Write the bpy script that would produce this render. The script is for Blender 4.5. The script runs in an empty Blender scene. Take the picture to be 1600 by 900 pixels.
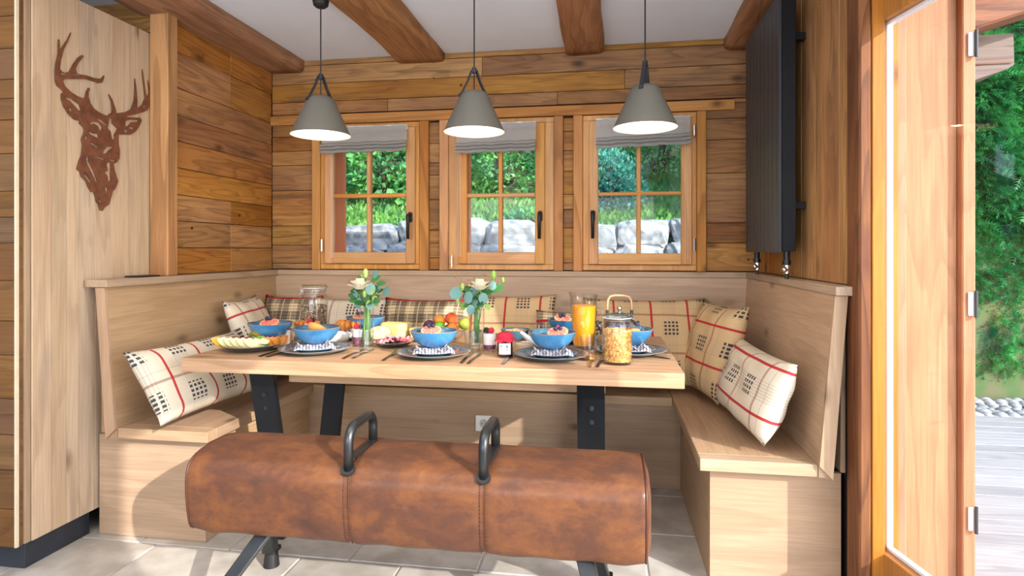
import bpy, bmesh, math, random
from mathutils import Vector, Matrix, Euler, noise as mnoise
random.seed(7)
S = bpy.context.scene
C = S.collection
R = math.radians
# ---------------------------------------------------------------- camera, world, sun, exposure
cd = bpy.data.cameras.new('camera'); cam = bpy.data.objects.new('camera', cd); C.objects.link(cam)
cam.location = (0, 0, 1.18); cam.rotation_euler = (R(90), 0, math.atan(148/934))
cd.sensor_width = 36; cd.lens = 934*36/1600; cd.shift_y = -59/1600; cd.clip_start = .02
S.camera = cam
S.view_settings.view_transform = 'Standard'; S.view_settings.look = 'None'
S.view_settings.gamma = 1; S.view_settings.use_curve_mapping = False
S.view_settings.exposure = 0.35
S.cycles.transparent_max_bounces = 32
W = bpy.data.worlds.new('world'); S.world = W; W.use_nodes = True
wn = W.node_tree; sky = wn.nodes.new('ShaderNodeTexSky'); sky.sky_type = 'NISHITA'
sky.sun_disc = False; sky.sun_elevation = R(38); sky.sun_rotation = R(123); sky.air_density = 1.0
wn.links.new(sky.outputs[0], wn.nodes['Background'].inputs[0]); wn.nodes['Background'].inputs[1].default_value = .55
def lamp(name, kind, loc, energy, color, **k):
    l = bpy.data.lights.new(name, kind); l.energy = energy; l.color = color
    for a, b in k.items(): setattr(l, a, b)
    o = bpy.data.objects.new(name, l); C.objects.link(o); o.location = loc; return o
sun = lamp('sun', 'SUN', (6, -4, 6), 5.3, (1, .95, .87), angle=R(.6))
sd = Vector((-1, .80, -.56)); sun.rotation_euler = sd.to_track_quat('-Z', 'Y').to_euler()
a1 = lamp('rear_fill', 'AREA', (-1.0, -2.2, 1.3), 112, (.97, .985, 1), shape='RECTANGLE', size=3.4, size_y=1.8)  # added soft fill behind the camera, tilted up to brighten the ceiling
a1.rotation_euler = (R(128), 0, R(2))
a2 = lamp('patio_door_light', 'AREA', (1.6, .1, 1.2), 26, (.93, .97, 1), shape='RECTANGLE', size=1.8, size_y=1.9)
a2.rotation_euler = Vector((-1, .72, -.1)).to_track_quat('-Z', 'Y').to_euler()
a3 = lamp('overhead_fill', 'AREA', (-1.0, .9, 2.28), 30, (1, .93, .84), shape='RECTANGLE', size=2.6, size_y=1.2)  # added fill from above, not a fitting of the room
# ---------------------------------------------------------------- node helpers
def col(h):
    h = h.lstrip('#'); v = [int(h[i:i+2], 16)/255 for i in (0, 2, 4)]
    return tuple(c/12.92 if c <= .04045 else ((c+.055)/1.055)**2.4 for c in v) + (1,)
class E:
    """small node-expression wrapper"""
    def __init__(s, nt, v): s.nt, s.v = nt, v
    def op(s, kind, *a):
        n = s.nt.nodes.new('ShaderNodeMath'); n.operation = kind
        for i, x in enumerate((s,)+a):
            x = x.v if isinstance(x, E) else x
            if isinstance(x, (int, float)): n.inputs[i].default_value = x
            else: s.nt.links.new(x, n.inputs[i])
        return E(s.nt, n.outputs[0])
    def __add__(s, o): return s.op('ADD', o)
    def __sub__(s, o): return s.op('SUBTRACT', o)
    def __mul__(s, o): return s.op('MULTIPLY', o)
    def __truediv__(s, o): return s.op('DIVIDE', o)
    def lt(s, o): return s.op('LESS_THAN', o)
    def gt(s, o): return s.op('GREATER_THAN', o)
    def fract(s): return s.op('FRACT')
    def mx(s, o): return s.op('MAXIMUM', o)
    def band(s, period, off, width): return ((s-off)/period).fract().lt(width/period)
def newmat(name):
    m = bpy.data.materials.new(name); m.use_nodes = True; nt = m.node_tree
    return m, nt, nt.nodes['Principled BSDF']
def mixc(nt, f, a, b, mode='MIX'):
    n = nt.nodes.new('ShaderNodeMix'); n.data_type = 'RGBA'; n.blend_type = mode
    for i, x in ((0, f), (6, a), (7, b)):
        if isinstance(x, E): x = x.v
        if isinstance(x, bpy.types.NodeSocket): nt.links.new(x, n.inputs[i])
        else: n.inputs[i].default_value = x
    return n.outputs[2]
def ramp(nt, f, pts):
    n = nt.nodes.new('ShaderNodeValToRGB'); cr = n.color_ramp
    while len(cr.elements) < len(pts): cr.elements.new(.5)
    for e, (p, c) in zip(cr.elements, pts):
        e.position = p; e.color = c if isinstance(c, tuple) else (c, c, c, 1)
    nt.links.new(f.v if isinstance(f, E) else f, n.inputs[0]); return n.outputs[0]
def noise(nt, vec, scale, detail=3, dist=0, rough=.5):
    n = nt.nodes.new('ShaderNodeTexNoise'); n.inputs['Scale'].default_value = scale
    n.inputs['Detail'].default_value = detail; n.inputs['Distortion'].default_value = dist
    n.inputs['Roughness'].default_value = rough
    nt.links.new(vec, n.inputs['Vector']); return n.outputs[0]
def vmath(nt, kind, a, b):
    n = nt.nodes.new('ShaderNodeVectorMath'); n.operation = kind
    for i, x in enumerate((a, b)):
        if isinstance(x, bpy.types.NodeSocket): nt.links.new(x, n.inputs[i])
        else: n.inputs[i].default_value = x
    return n.outputs[0]
def objvec(nt, rnd=True):
    t = nt.nodes.new('ShaderNodeTexCoord').outputs['Object']
    if not rnd: return t, None
    oi = nt.nodes.new('ShaderNodeObjectInfo')
    off = vmath(nt, 'MULTIPLY', oi.outputs['Random'], (37.1, 61.3, 53.7))
    return vmath(nt, 'ADD', t, off), oi.outputs['Random']
def bump(nt, b, h, strength, dist=.002):
    n = nt.nodes.new('ShaderNodeBump'); n.inputs['Strength'].default_value = strength; n.inputs['Distance'].default_value = dist
    nt.links.new(h.v if isinstance(h, E) else h, n.inputs['Height']); nt.links.new(n.outputs[0], b.inputs['Normal'])
def wood(name, dark, mid, light, axis='X', rings=9, ring_amt=.5, knots=.5, stain=None, stain_amt=.0, vary=.35, rough=.62, bmp=.35, ringscale=1.0, nails=False):
    m, nt, b = newmat(name)
    v, rnd = objvec(nt)
    lo, hi = (.55, 5.0)
    sc = [hi]*3; sc['XYZ'.index(axis)] = lo
    p = vmath(nt, 'MULTIPLY', v, tuple(s*ringscale for s in sc))
    n1 = noise(nt, p, 1.0, 2.5, .35)
    r = (E(nt, n1)*rings).fract()
    rr = ramp(nt, r, [(0, 0.0), (.55, .12), (.86, .95), (.96, .8), (1, 0.0)])
    sf = [150.0]*3; sf['XYZ'.index(axis)] = 5.0
    fib = noise(nt, vmath(nt, 'MULTIPLY', v, tuple(sf)), 1.0, 3)
    mottle = noise(nt, vmath(nt, 'MULTIPLY', v, tuple(3.5 if i != 'XYZ'.index(axis) else 1.2 for i in range(3))), 1.0, 4)
    c = mixc(nt, ramp(nt, mottle, [(.32, 0.0), (.68, 1.0)]), col(mid), col(light))
    fm = ramp(nt, fib, [(.35, 0.0), (.65, 1.0)])
    c = mixc(nt, E(nt, fm)*.28, c, col(dark))
    c = mixc(nt, E(nt, rr)*ring_amt, c, col(dark))
    if stain:
        st = ramp(nt, noise(nt, vmath(nt, 'MULTIPLY', v, tuple(9 if i != 'XYZ'.index(axis) else 2.2 for i in range(3))), 1.0, 5, .6), [(.55, 0.0), (.72, 1.0)])
        c = mixc(nt, E(nt, st)*stain_amt, c, col(stain))
    if knots:
        vo = nt.nodes.new('ShaderNodeTexVoronoi'); vo.inputs['Scale'].default_value = 1
        kk = [6.5]*3; kk['XYZ'.index(axis)] = 3.3
        nt.links.new(vmath(nt, 'MULTIPLY', v, tuple(kk)), vo.inputs['Vector'])
        k = ramp(nt, vo.outputs['Distance'], [(.05, 1.0), (.11, .5), (.19, .0)])
        sel = nt.nodes.new('ShaderNodeSeparateColor'); nt.links.new(vo.outputs['Color'], sel.inputs[0])
        kf = E(nt, k)*(E(nt, sel.outputs[0]).gt(1-knots))
        c = mixc(nt, kf*.75, c, tuple(x*.45 for x in col(dark)[:3])+(1,))
    if nails:
        vo2 = nt.nodes.new('ShaderNodeTexVoronoi'); vo2.inputs['Scale'].default_value = 9; nt.links.new(v, vo2.inputs['Vector'])
        sel2 = nt.nodes.new('ShaderNodeSeparateColor'); nt.links.new(vo2.outputs['Color'], sel2.inputs[0])
        c = mixc(nt, E(nt, vo2.outputs['Distance']).lt(.075)*E(nt, sel2.outputs[0]).gt(.72)*.9, c, col('#1c120c'))
        sc2 = [60.0]*3; sc2['XYZ'.index(axis)] = 2.0
        c = mixc(nt, E(nt, ramp(nt, noise(nt, vmath(nt, 'MULTIPLY', v, tuple(sc2)), 1, 4, 1.2), [(.60, 0.0), (.68, 1.0)]))*.45, c, col(dark))
    hs = nt.nodes.new('ShaderNodeHueSaturation')
    rv = (E(nt, rnd)*7.31).fract()
    nt.links.new((rv*vary+(1-vary*.55)).v, hs.inputs['Value'])
    nt.links.new(((E(nt, rnd)*13.7).fract()*.010+.4945).v, hs.inputs['Hue'])
    nt.links.new(((E(nt, rnd)*29.7).fract()*.2+.86).v, hs.inputs['Saturation'])
    nt.links.new(c, hs.inputs['Color'])
    nt.links.new(hs.outputs[0], b.inputs['Base Color'])
    b.inputs['Roughness'].default_value = rough; b.inputs['Specular IOR Level'].default_value = .3
    bump(nt, b, E(nt, fib)*.5+E(nt, rr)*-.35, bmp)
    return m
def plain(name, c, rough=.5, metal=0, spec=.5, nz=0, nscale=20, c2=None, coat=0, bm_=0, sheen=0, trans=0, sss=0):
    m, nt, b = newmat(name)
    b.inputs['Roughness'].default_value = rough; b.inputs['Metallic'].default_value = metal
    b.inputs['Specular IOR Level'].default_value = spec; b.inputs['Coat Weight'].default_value = coat
    b.inputs['Coat Roughness'].default_value = .08
    if sss: b.inputs['Subsurface Weight'].default_value = sss; b.inputs['Subsurface Radius'].default_value = (.01, .005, .003)
    v, _ = objvec(nt)
    n = noise(nt, v, nscale, 4)
    d = col(c2) if c2 else tuple(x*(1-nz) for x in col(c)[:3])+(1,)
    nt.links.new(mixc(nt, ramp(nt, n, [(.35, 0.0), (.65, 1.0)]), col(c), d), b.inputs['Base Color'])
    if bm_: bump(nt, b, n, bm_)
    return m
def glassmat(name, tint=(1, 1, 1), gloss=1.0, ior=1.45, rough=.0):
    m = bpy.data.materials.new(name); m.use_nodes = True; nt = m.node_tree
    nt.nodes.remove(nt.nodes['Principled BSDF'])
    t = nt.nodes.new('ShaderNodeBsdfTransparent'); t.inputs[0].default_value = (*tint, 1)
    g = nt.nodes.new('ShaderNodeBsdfGlossy'); g.inputs['Roughness'].default_value = rough
    f = nt.nodes.new('ShaderNodeLayerWeight'); f.inputs[0].default_value = .5
    mx = nt.nodes.new('ShaderNodeMixShader')
    nt.links.new((E(nt, f.outputs[1]).op('POWER', 3.2)*gloss*.75+.035*min(gloss, 1)).v, mx.inputs[0])
    nt.links.new(t.outputs[0], mx.inputs[1]); nt.links.new(g.outputs[0], mx.inputs[2])
    nt.links.new(mx.outputs[0], nt.nodes['Material Output'].inputs[0]); return m
M = {}
old = dict(dark='#4d2e14', mid='#946233', light='#b98847', stain='#4a3a2e')
M['old_x'] = wood('old_wood_x', old['dark'], old['mid'], old['light'], 'X', 9, .36, .6, old['stain'], .6, .4, .62, .5, 1.7, True)
M['old_y'] = wood('old_wood_y', '#573418', '#a26b38', '#c18b4a', 'Y', 9, .42, .6, old['stain'], .6, .4, .62, .5, 1.7, True)
M['old_z'] = wood('old_wood_z', '#63401f', '#a8733d', '#c69252', 'Z', 9, .35, .7, old['stain'], .4, .3, .62, .5, 1.3, True)
M['trim_x'] = wood('trim_wood_x', '#70451d', '#bd8347', '#d09a5d', 'X', 6, .4, .3, None, 0, .2)
M['trim_z'] = wood('trim_wood_z', '#70451d', '#b87c42', '#cf985a', 'Z', 6, .45, .35, None, 0, .25)
M['win_x'] = wood('window_wood_x', '#8a5420', '#c98d4a', '#dca562', 'X', 4, .3, .1, None, 0, .12, .45)
M['win_z'] = wood('window_wood_z', '#8a5420', '#c98d4a', '#dca562', 'Z', 4, .3, .1, None, 0, .12, .45)
pal = ('#7b5f45', '#aa8a69', '#bb9d7e')
for a in 'xyz': M['pale_'+a] = wood('pale_spruce_'+a, *pal, a.upper(), 5, .22, .75, None, 0, .08, .5, .2)
M['cab_z'] = wood('cabinet_oak', '#8a7058', '#bba288', '#cab499', 'Z', 7, .28, .18, '#8f8578', .4, .12, .55, .25)
M['cab_x'] = wood('cabinet_front_oak', '#3f2913', '#6c4824', '#805a32', 'X', 9, .4, .2, '#5a4630', .3, .25, .55, .4)
M['table_x'] = wood('table_oak_x', '#7a5c42', '#b58f6a', '#c8a888', 'X', 9, .35, .22, '#8b6a4c', .3, .1, .5, .4)
M['table_y'] = wood('table_oak_y', '#7a5c42', '#b58f6a', '#c8a888', 'Y', 9, .35, .22, '#8b6a4c', .3, .1, .5, .4)
M['beam'] = wood('beam_wood', '#5c351c', '#a46f47', '#bd8d62', 'Y', 6, .4, .3, '#6e4030', .6, .15, .7, 1.0, 1.9)
M['door_z'] = wood('door_wood_shaded_z', '#6e4018', '#a76a30', '#b97d3e', 'Z', 4, .3, .15, None, 0, .1, .45)  # window varnish made darker: shade on the door frame put into the colour
M['jamb_z'] = wood('larch_jamb', '#7d4526', '#ad7048', '#bd8258', 'Z', 12, .3, .15, '#a5684a', .35, .15, .6, .4)
M['gray_x'] = wood('weathered_timber', '#544640', '#80706a', '#98887e', 'X', 10, .5, .2, '#8a5f50', .5, .2, .8, .7)
M['darkbeam'] = wood('stained_eave_timber', '#3d1e12', '#7a4229', '#9a6a4a', 'X', 8, .5, .2, '#30221c', .6, .2, .7, .6)
M['deck_x'] = wood('deck_larch', '#716e6c', '#a4a1a0', '#b6b3b1', 'X', 8, .3, .15, None, 0, .15, .75, .3)
M['orange'] = wood('exterior_orange_wood', '#a8542c', '#d8744a', '#e2875c', 'Z', 6, .2, .1, None, 0, .05, .6, .2)
M['backing'] = plain('dark_backing', '#2b1a0f', .9)
M['plaster'] = plain('white_plaster', '#e8f1fc', .9, nz=.03, nscale=5, bm_=.05)
M['stonef'] = plain('travertine', '#c9c3bb', .42, nscale=9, c2='#ada69c', bm_=.35)
M['grout'] = plain('grout', '#c2beb8', .8, nz=.15)
M['black'] = plain('black_steel', '#23262b', .38, .6, nz=.2, nscale=8)
M['radiator'] = plain('anthracite_enamel', '#34373c', .42, .2, nz=.05)
M['slate'] = plain('slate_plinth', '#2b313b', .5, nz=.35, nscale=12)
M['chrome'] = plain('brushed_chrome', '#c8c8c8', .2, 1)
M['cutlery'] = plain('dark_cutlery_steel', '#55555a', .22, 1)
M['white'] = plain('white_plastic', '#e9e9e6', .4, nz=.02)
M['gasket'] = plain('white_gasket', '#dcdfe8', .5)
M['rubber'] = plain('black_rubber', '#17181a', .55)
M['rust'] = plain('corten_rust', '#7a4a30', .75, .1, nscale=30, c2='#5f3622', bm_=.2)
M['shade'] = plain('grey_lamp_shade', '#615f58', .55, nz=.03)
M['shade_in'] = plain('white_lamp_lining', '#fff2dc', .6)
M['strap'] = plain('dark_leather_strap', '#262a30', .5, nz=.2)
M['glass'] = glassmat('window_glass', (.97, .98, .98), .3)
M['tglass'] = glassmat('table_glass', (.985, .992, .992), 1.1, 1.5)
def bulbmat():
    m, nt, b = newmat('warm_bulb'); b.inputs['Emission Color'].default_value = (1, .85, .62, 1)
    b.inputs['Emission Strength'].default_value = 10; return m
M['bulb'] = bulbmat()
def blindmat():
    m, nt, b = newmat('grey_linen'); v, _ = objvec(nt)
    n = noise(nt, vmath(nt, 'MULTIPLY', v, (60, 60, 400)), 1, 2)
    nt.links.new(mixc(nt, n, col('#a9a6a4'), col('#cbc9c6')), b.inputs['Base Color']); b.inputs['Roughness'].default_value = .9
    b.inputs['Transmission Weight'].default_value = 0
    t = nt.nodes.new('ShaderNodeBsdfTranslucent'); t.inputs[0].default_value = col('#d8d8dc')
    mx = nt.nodes.new('ShaderNodeMixShader'); mx.inputs[0].default_value = .4
    nt.links.new(b.outputs[0], mx.inputs[1]); nt.links.new(t.outputs[0], mx.inputs[2])
    nt.links.new(mx.outputs[0], nt.nodes['Material Output'].inputs[0]); return m
M['linen'] = blindmat()
def leafmat(name, a, b_, tr=.35):
    m, nt, b = newmat(name); v, rnd = objvec(nt, True)
    n = noise(nt, v, 3.5, 3)
    c = mixc(nt, ramp(nt, n, [(.35, 0.0), (.65, 1.0)]), col(a), col(b_))
    nt.links.new(c, b.inputs['Base Color']); b.inputs['Roughness'].default_value = .5
    t = nt.nodes.new('ShaderNodeBsdfTranslucent'); nt.links.new(c, t.inputs[0])
    mx = nt.nodes.new('ShaderNodeMixShader'); mx.inputs[0].default_value = tr
    nt.links.new(b.outputs[0], mx.inputs[1]); nt.links.new(t.outputs[0], mx.inputs[2])
    nt.links.new(mx.outputs[0], nt.nodes['Material Output'].inputs[0]); return m
M['hedge'] = leafmat('thuja_green', '#4fae5a', '#2a8048')
M['bush'] = leafmat('shrub_green', '#86c86a', '#4a9a66')
M['bush2'] = leafmat('shrub_bluegreen', '#6ab89a', '#3f8a84')
M['grass'] = leafmat('grass_green', '#7ab04e', '#4f8a48')
M['bark'] = plain('bark', '#5a4636', .9, nz=.4, nscale=15, bm_=.5)
M['earth'] = plain('earth', '#6a6a4a', .95, nz=.4, nscale=6, c2='#4d6a3a')
M['rock'] = plain('pale_rock', '#b0b4b6', .85, nscale=14, c2='#747c82', bm_=1.0)
M['pebble'] = plain('pebble_stone', '#b8b4ae', .6, nscale=3, c2='#8a8a8c')
def leather():
    m, nt, b = newmat('tan_leather'); v, _ = objvec(nt, False)
    n1 = noise(nt, vmath(nt, 'MULTIPLY', v, (6.0, 9, 9)), 1, 8, .25, .72); n2 = noise(nt, v, 38, 3)
    c = ramp(nt, n1, [(.28, col('#2a1508')), (.45, col('#45240e')), (.58, col('#5f3611')), (.75, col('#784a1b'))])
    c = mixc(nt, E(nt, n2)*.3, c, col('#6a3318')); nt.links.new(c, b.inputs['Base Color'])
    b.inputs['Roughness'].default_value = .8; b.inputs['Coat Weight'].default_value = .25; b.inputs['Coat Roughness'].default_value = .25
    bump(nt, b, E(nt, noise(nt, v, 260, 2))*.4+E(nt, noise(nt, vmath(nt, 'MULTIPLY', v, (5, 30, 30)), 1, 3)), .25); return m
M['leather'] = leather()
M['leather2'] = plain('dark_leather_piping', '#4a2412', .5, nz=.3)
def cushmat(name, base, kind=0):
    m, nt, b = newmat(name)
    uv = nt.nodes.new('ShaderNodeTexCoord').outputs['UV']
    sp = nt.nodes.new('ShaderNodeSeparateXYZ'); nt.links.new(uv, sp.inputs[0])
    u, v = E(nt, sp.outputs[0]), E(nt, sp.outputs[1])
    weave = E(nt, noise(nt, uv, 260, 2)); c = mixc(nt, weave, col(base), tuple(x*.82 for x in col(base)[:3])+(1,))
    if kind == 0:
        thr = (u.band(.0115, 0, .004))*(u.band(.19, .06, .075)); c = mixc(nt, thr*.35, c, col('#8a8078'))
        blk = (u.band(.0195, .0, .0125)*u.band(.19, .0605, .078))*(v.band(.0195, .0, .0115)*v.band(.2, .045, .078))
        c = mixc(nt, v.band(.2, .155, .011)*.55, c, col('#7a2a2a'))
        c = mixc(nt, v.band(.2, .0, .004)*.35, c, col('#8a8078'))
        c = mixc(nt, blk*.92, c, col('#262a36'))
        c = mixc(nt, u.band(.19, .002, .011)*.95, c, col('#a8202a'))
    else:
        a = u.band(.11, .0, .06); d = v.band(.1, .0, .05)
        c = mixc(nt, a*.55, c, col('#3a3234')); c = mixc(nt, d*.55, c, col('#3a3234'))
        c = mixc(nt, (v.band(.02, 0, .006)*.5), c, col('#2a2628'))
        c = mixc(nt, (u.band(.055, .02, .006)*.6), c, col(base))
        c = mixc(nt, v.band(.46, .435, .016)*.95, c, col('#a8202a'))
    nt.links.new(c, b.inputs['Base Color']); b.inputs['Roughness'].default_value = .92; b.inputs['Specular IOR Level'].default_value = .1
    bump(nt, b, weave, .35); return m
M['cush'] = cushmat('plaid_cushion_cream', '#d6cab6'); M['cush2'] = cushmat('plaid_cushion_beige', '#c8ab82')
M['cush3'] = cushmat('plaid_cushion_tartan', '#d6c19c', 1)
# ---------------------------------------------------------------- object helpers
WL = {}
def tag(o, label=None, cat=None, group=None, kind=None):
    if label: o['label'] = label
    if cat: o['category'] = cat
    if group: o['group'] = group
    if kind: o['kind'] = kind
    return o
def thing(name, loc=(0, 0, 0), label=None, cat=None, group=None, kind=None, parent=None):
    o = bpy.data.objects.new(name, None); o.empty_display_size = .05; C.objects.link(o)
    p = Vector(loc); WL[o.name] = p
    if parent: o.parent = parent; o.location = p-WL[parent.name]
    else: o.location = p
    return tag(o, label, cat, group, kind)
def mk(name, bm, mat, parent=None, center=True, smooth=False, kind=None, origin=None):
    """bmesh in world coordinates -> one mesh object whose origin is at its middle"""
    if origin is None:
        if center and len(bm.verts):
            xs = [v.co for v in bm.verts]
            origin = Vector([(min(c[i] for c in xs)+max(c[i] for c in xs))/2 for i in range(3)])
        else: origin = Vector((0, 0, 0))
    origin = Vector(origin)
    for v in bm.verts: v.co -= origin
    me = bpy.data.meshes.new(name); bm.to_mesh(me); bm.free()
    if smooth:
        for p in me.polygons: p.use_smooth = True
    me.materials.append(M[mat] if isinstance(mat, str) else mat)
    o = bpy.data.objects.new(name, me); C.objects.link(o); WL[o.name] = origin
    if parent is not None: o.parent = parent; o.location = origin-WL[parent.name]
    else: o.location = origin
    if kind: o['kind'] = kind
    return o
def B(): return bmesh.new()
def box(bm, lo, hi, bev=0):
    lo, hi = Vector(lo), Vector(hi); c = (lo+hi)/2; s = hi-lo
    g = bmesh.ops.create_cube(bm, size=1, matrix=Matrix.Translation(c) @ Matrix.Diagonal((abs(s.x), abs(s.y), abs(s.z), 1)))
    if bev:
        es = {e for v in g['verts'] for e in v.link_edges}
        bmesh.ops.bevel(bm, geom=list(es), offset=bev, segments=1, affect='EDGES')
    return bm
def bx(name, lo, hi, mat, parent=None, bev=.0015, kind=None): return mk(name, box(B(), lo, hi, bev), mat, parent, kind=kind)
def lathe(bm, prof, seg=28, c=(0, 0, 0), wob=0, sy=1, ph=0):
    rings = []
    for r, z in prof:
        if r < 1e-6: rings.append([bm.verts.new((c[0], c[1], c[2]+z))])
        else:
            ring = []
            for i in range(seg):
                a = 2*math.pi*i/seg; q = r*(1+wob*math.sin(3*a+ph)+wob*.6*math.sin(5*a+1+ph))
                ring.append(bm.verts.new((c[0]+q*math.cos(a), c[1]+q*math.sin(a)*sy, c[2]+z)))
            rings.append(ring)
    for A, D in zip(rings, rings[1:]):
        if len(A) == 1 and len(D) == 1: continue
        for i in range(seg):
            j = (i+1) % seg
            if len(A) == 1: f = (A[0], D[j], D[i])
            elif len(D) == 1: f = (A[i], A[j], D[0])
            else: f = (A[i], A[j], D[j], D[i])
            bm.faces.new(f)
    return bm
def tube(bm, pts, r, seg=8, caps=True, closed=False):
    pts = [Vector(p) for p in pts]; n = len(pts); rings = []
    up = Vector((0, 0, 1)); prev = None
    for i, p in enumerate(pts):
        if closed: t = pts[(i+1) % n]-pts[i-1]
        else: t = pts[min(i+1, n-1)]-pts[max(i-1, 0)]
        t.normalize()
        if prev is None: a = t.cross(up) if abs(t.dot(up)) < .95 else t.cross(Vector((1, 0, 0)))
        else: a = prev-t*prev.dot(t)
        a.normalize(); prev = a.copy(); b = t.cross(a)
        rr = r[i] if isinstance(r, (list, tuple)) else r
        rings.append([bm.verts.new(p+(a*math.cos(2*math.pi*k/seg)+b*math.sin(2*math.pi*k/seg))*rr) for k in range(seg)])
    prs = list(zip(rings, rings[1:]))+([(rings[-1], rings[0])] if closed else [])
    for A, D in prs:
        for k in range(seg): bm.faces.new((A[k], A[(k+1) % seg], D[(k+1) % seg], D[k]))
    if caps and not closed: bm.faces.new(rings[0][::-1]); bm.faces.new(rings[-1])
    return bm
def ball(bm, c, r, sub=2, sc=(1, 1, 1), rot=None):
    m = Matrix.Translation(c) @ (rot.to_matrix().to_4x4() if rot else Matrix.Identity(4)) @ Matrix.Diagonal((*sc, 1))
    bmesh.ops.create_icosphere(bm, subdivisions=sub, radius=r, matrix=m); return bm
def prism(bm, pts, axis, a, b):
    """polygon pts (2-D) extruded along axis from a to b"""
    def mkv(p, t):
        return {'x': (t, p[0], p[1]), 'y': (p[0], t, p[1]), 'z': (p[0], p[1], t)}[axis]
    A = [bm.verts.new(mkv(p, a)) for p in pts]; D = [bm.verts.new(mkv(p, b)) for p in pts]
    bm.faces.new(A); bm.faces.new(D[::-1])
    for i in range(len(pts)): bm.faces.new((A[i], D[i], D[(i+1) % len(pts)], A[(i+1) % len(pts)]))
    bmesh.ops.recalc_face_normals(bm, faces=bm.faces); return bm
def copy_tree(o, parent=None):
    c = o.copy(); C.objects.link(c); c.parent = parent
    for ch in list(o.children): copy_tree(ch, c)
    return c
def place(o, loc, rz=0, label=None, rot=None, scale=None):
    o.location = loc; o.rotation_euler = rot if rot else (0, 0, rz)
    if scale: o.scale = scale
    if label: o['label'] = label
    return o
# ================================================================ SETTING
# floor
fl = bx('floor', (-4.4, -4, -.12), (1.02, 3.1, -.005), 'grout', bev=0, kind='structure')
ys = [.15, .55, .95, 1.35, 1.75, 2.15, 2.55, 2.95, 3.08]
for j in range(len(ys)-1):
    x = -3.4+(.31 if j % 2 else 0); 
    while x < .95:
        w = random.choice((.4, .5, .6, .62)); x1 = min(x+w, 1.0)
        if x1-x > .05:
            hz = random.uniform(-.0015, 0)
            bx('tile', (x+.004, ys[j]+.004, -.02), (x1-.004, ys[j+1]-.004, hz), 'stonef', fl, .0025)
        x += w
ce = bx('ceiling', (-4.4, -4, 2.345), (1.2, 3.65, 2.5), 'plaster', bev=0, kind='structure')
# back wall hull with three openings
wb = B(); op = [(-1.675, -1.14), (-.845, -.365), (-.085, .445)]
box(wb, (-2.5, 3.45, -.3), (1.22, 3.65, 1.13)); box(wb, (-2.5, 3.45, 1.89), (1.22, 3.65, 2.6))
xx = -2.5
for a, b_ in op+[(1.22, 0)]: box(wb, (xx, 3.45, 1.13), (a, 3.65, 1.89)); xx = b_
wall_back = mk('wall_back', wb, 'backing', kind='structure')
def hplank(par, xa, xb, za, zb, y0=3.43, y1=3.45, mat='old_x', g=.0015):
    d = random.uniform(0, .004); bx('plank', (xa+g*.6, y0+d-.002, za+g), (xb-g*.6, y1, zb-g), mat, par, .002)
# full-width rows above the windows, split into long boards
def row(z0, z1, cuts):
    for a, b_ in zip(cuts, cuts[1:]): hplank(wall_back, a, b_, z0, z1)
row(2.312, 2.345, [-2.05, -1.2, -.1, .81]); row(2.2, 2.312, [-2.05, -.72, .81])
row(2.09, 2.2, [-2.05, .1, .81]); row(2.015, 2.09, [-2.05, -1.3, -.28, .81]); 
row(1.99, 2.015, [.69, .81])
bl = [1.065, 1.10, 1.212, 1.33, 1.548, 1.703, 1.79, 1.88, 1.965, 2.015]
for a, b_ in zip(bl, bl[1:]): hplank(wall_back, -2.05, -1.775, a, b_)
bl = [1.065, 1.219, 1.331, 1.604, 1.79, 1.905, 1.99]
for a, b_ in zip(bl, bl[1:]): hplank(wall_back, .54, .81, a, b_)
bl = [1.065, 1.135, 1.222, 1.301, 1.48, 1.626, 1.7, 1.814, 1.94]
for a, b_ in zip(bl, bl[1:]): hplank(wall_back, -1.04, -.973, a, b_)
bl = [1.065, 1.107, 1.308, 1.414, 1.50, 1.631, 1.75, 1.861, 1.94]
for a, b_ in zip(bl, bl[1:]): hplank(wall_back, -.246, -.188, a, b_)
t1 = bx('trim_1', (-2.05, 3.405, 1.948), (.69, 3.445, 2.004), 'trim_x', None, .003, 'structure')
for i, (a, b_) in enumerate([(-1.775, -1.723), (-1.095, -1.04), (-.973, -.919), (-.298, -.246), (-.188, -.135), (.49, .54)]):
    bx('trim_%d' % (i+2), (a, 3.405, 1.062), (b_, 3.445, 1.946), 'trim_z', None, .003, 'structure')
# left wall (horizontal boards) and its corner post
wl = bx('wall_left', (-2.4, 2.545, -.3), (-2.094, 3.449, 2.6), 'backing', bev=0, kind='structure')
zz = [1.062, 1.192, 1.323, 1.45, 1.58, 1.71, 1.834, 1.967, 2.143, 2.289, 2.345]
for a, b_ in zip(zz, zz[1:]):
    for c0, c1 in ([(2.54, 3.43)] if random.random() < .7 else [(2.54, 3.02), (3.02, 3.43)]):
        bx('plank', (-2.094, c0, a+.0015), (-2.05-random.uniform(0, .004), c1, b_-.0015), 'old_y', wl, .002)
bx('trim_8', (-2.094, 2.474, 1.061), (-2.0, 2.541, 2.29), 'trim_z', None, .004, 'structure')
wr2 = bx('wall_left_return', (-4.4, 2.53, -.3), (-2.4, 2.66, 2.6), 'old_x', bev=0, kind='structure')
for a, b_ in ((2.1, 2.2), (2.2, 2.272), (2.272, 2.345)): bx('plank', (-3.3, 2.5, a), (-2.096, 2.529, b_-.002), 'old_x', wr2, .002)
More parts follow.
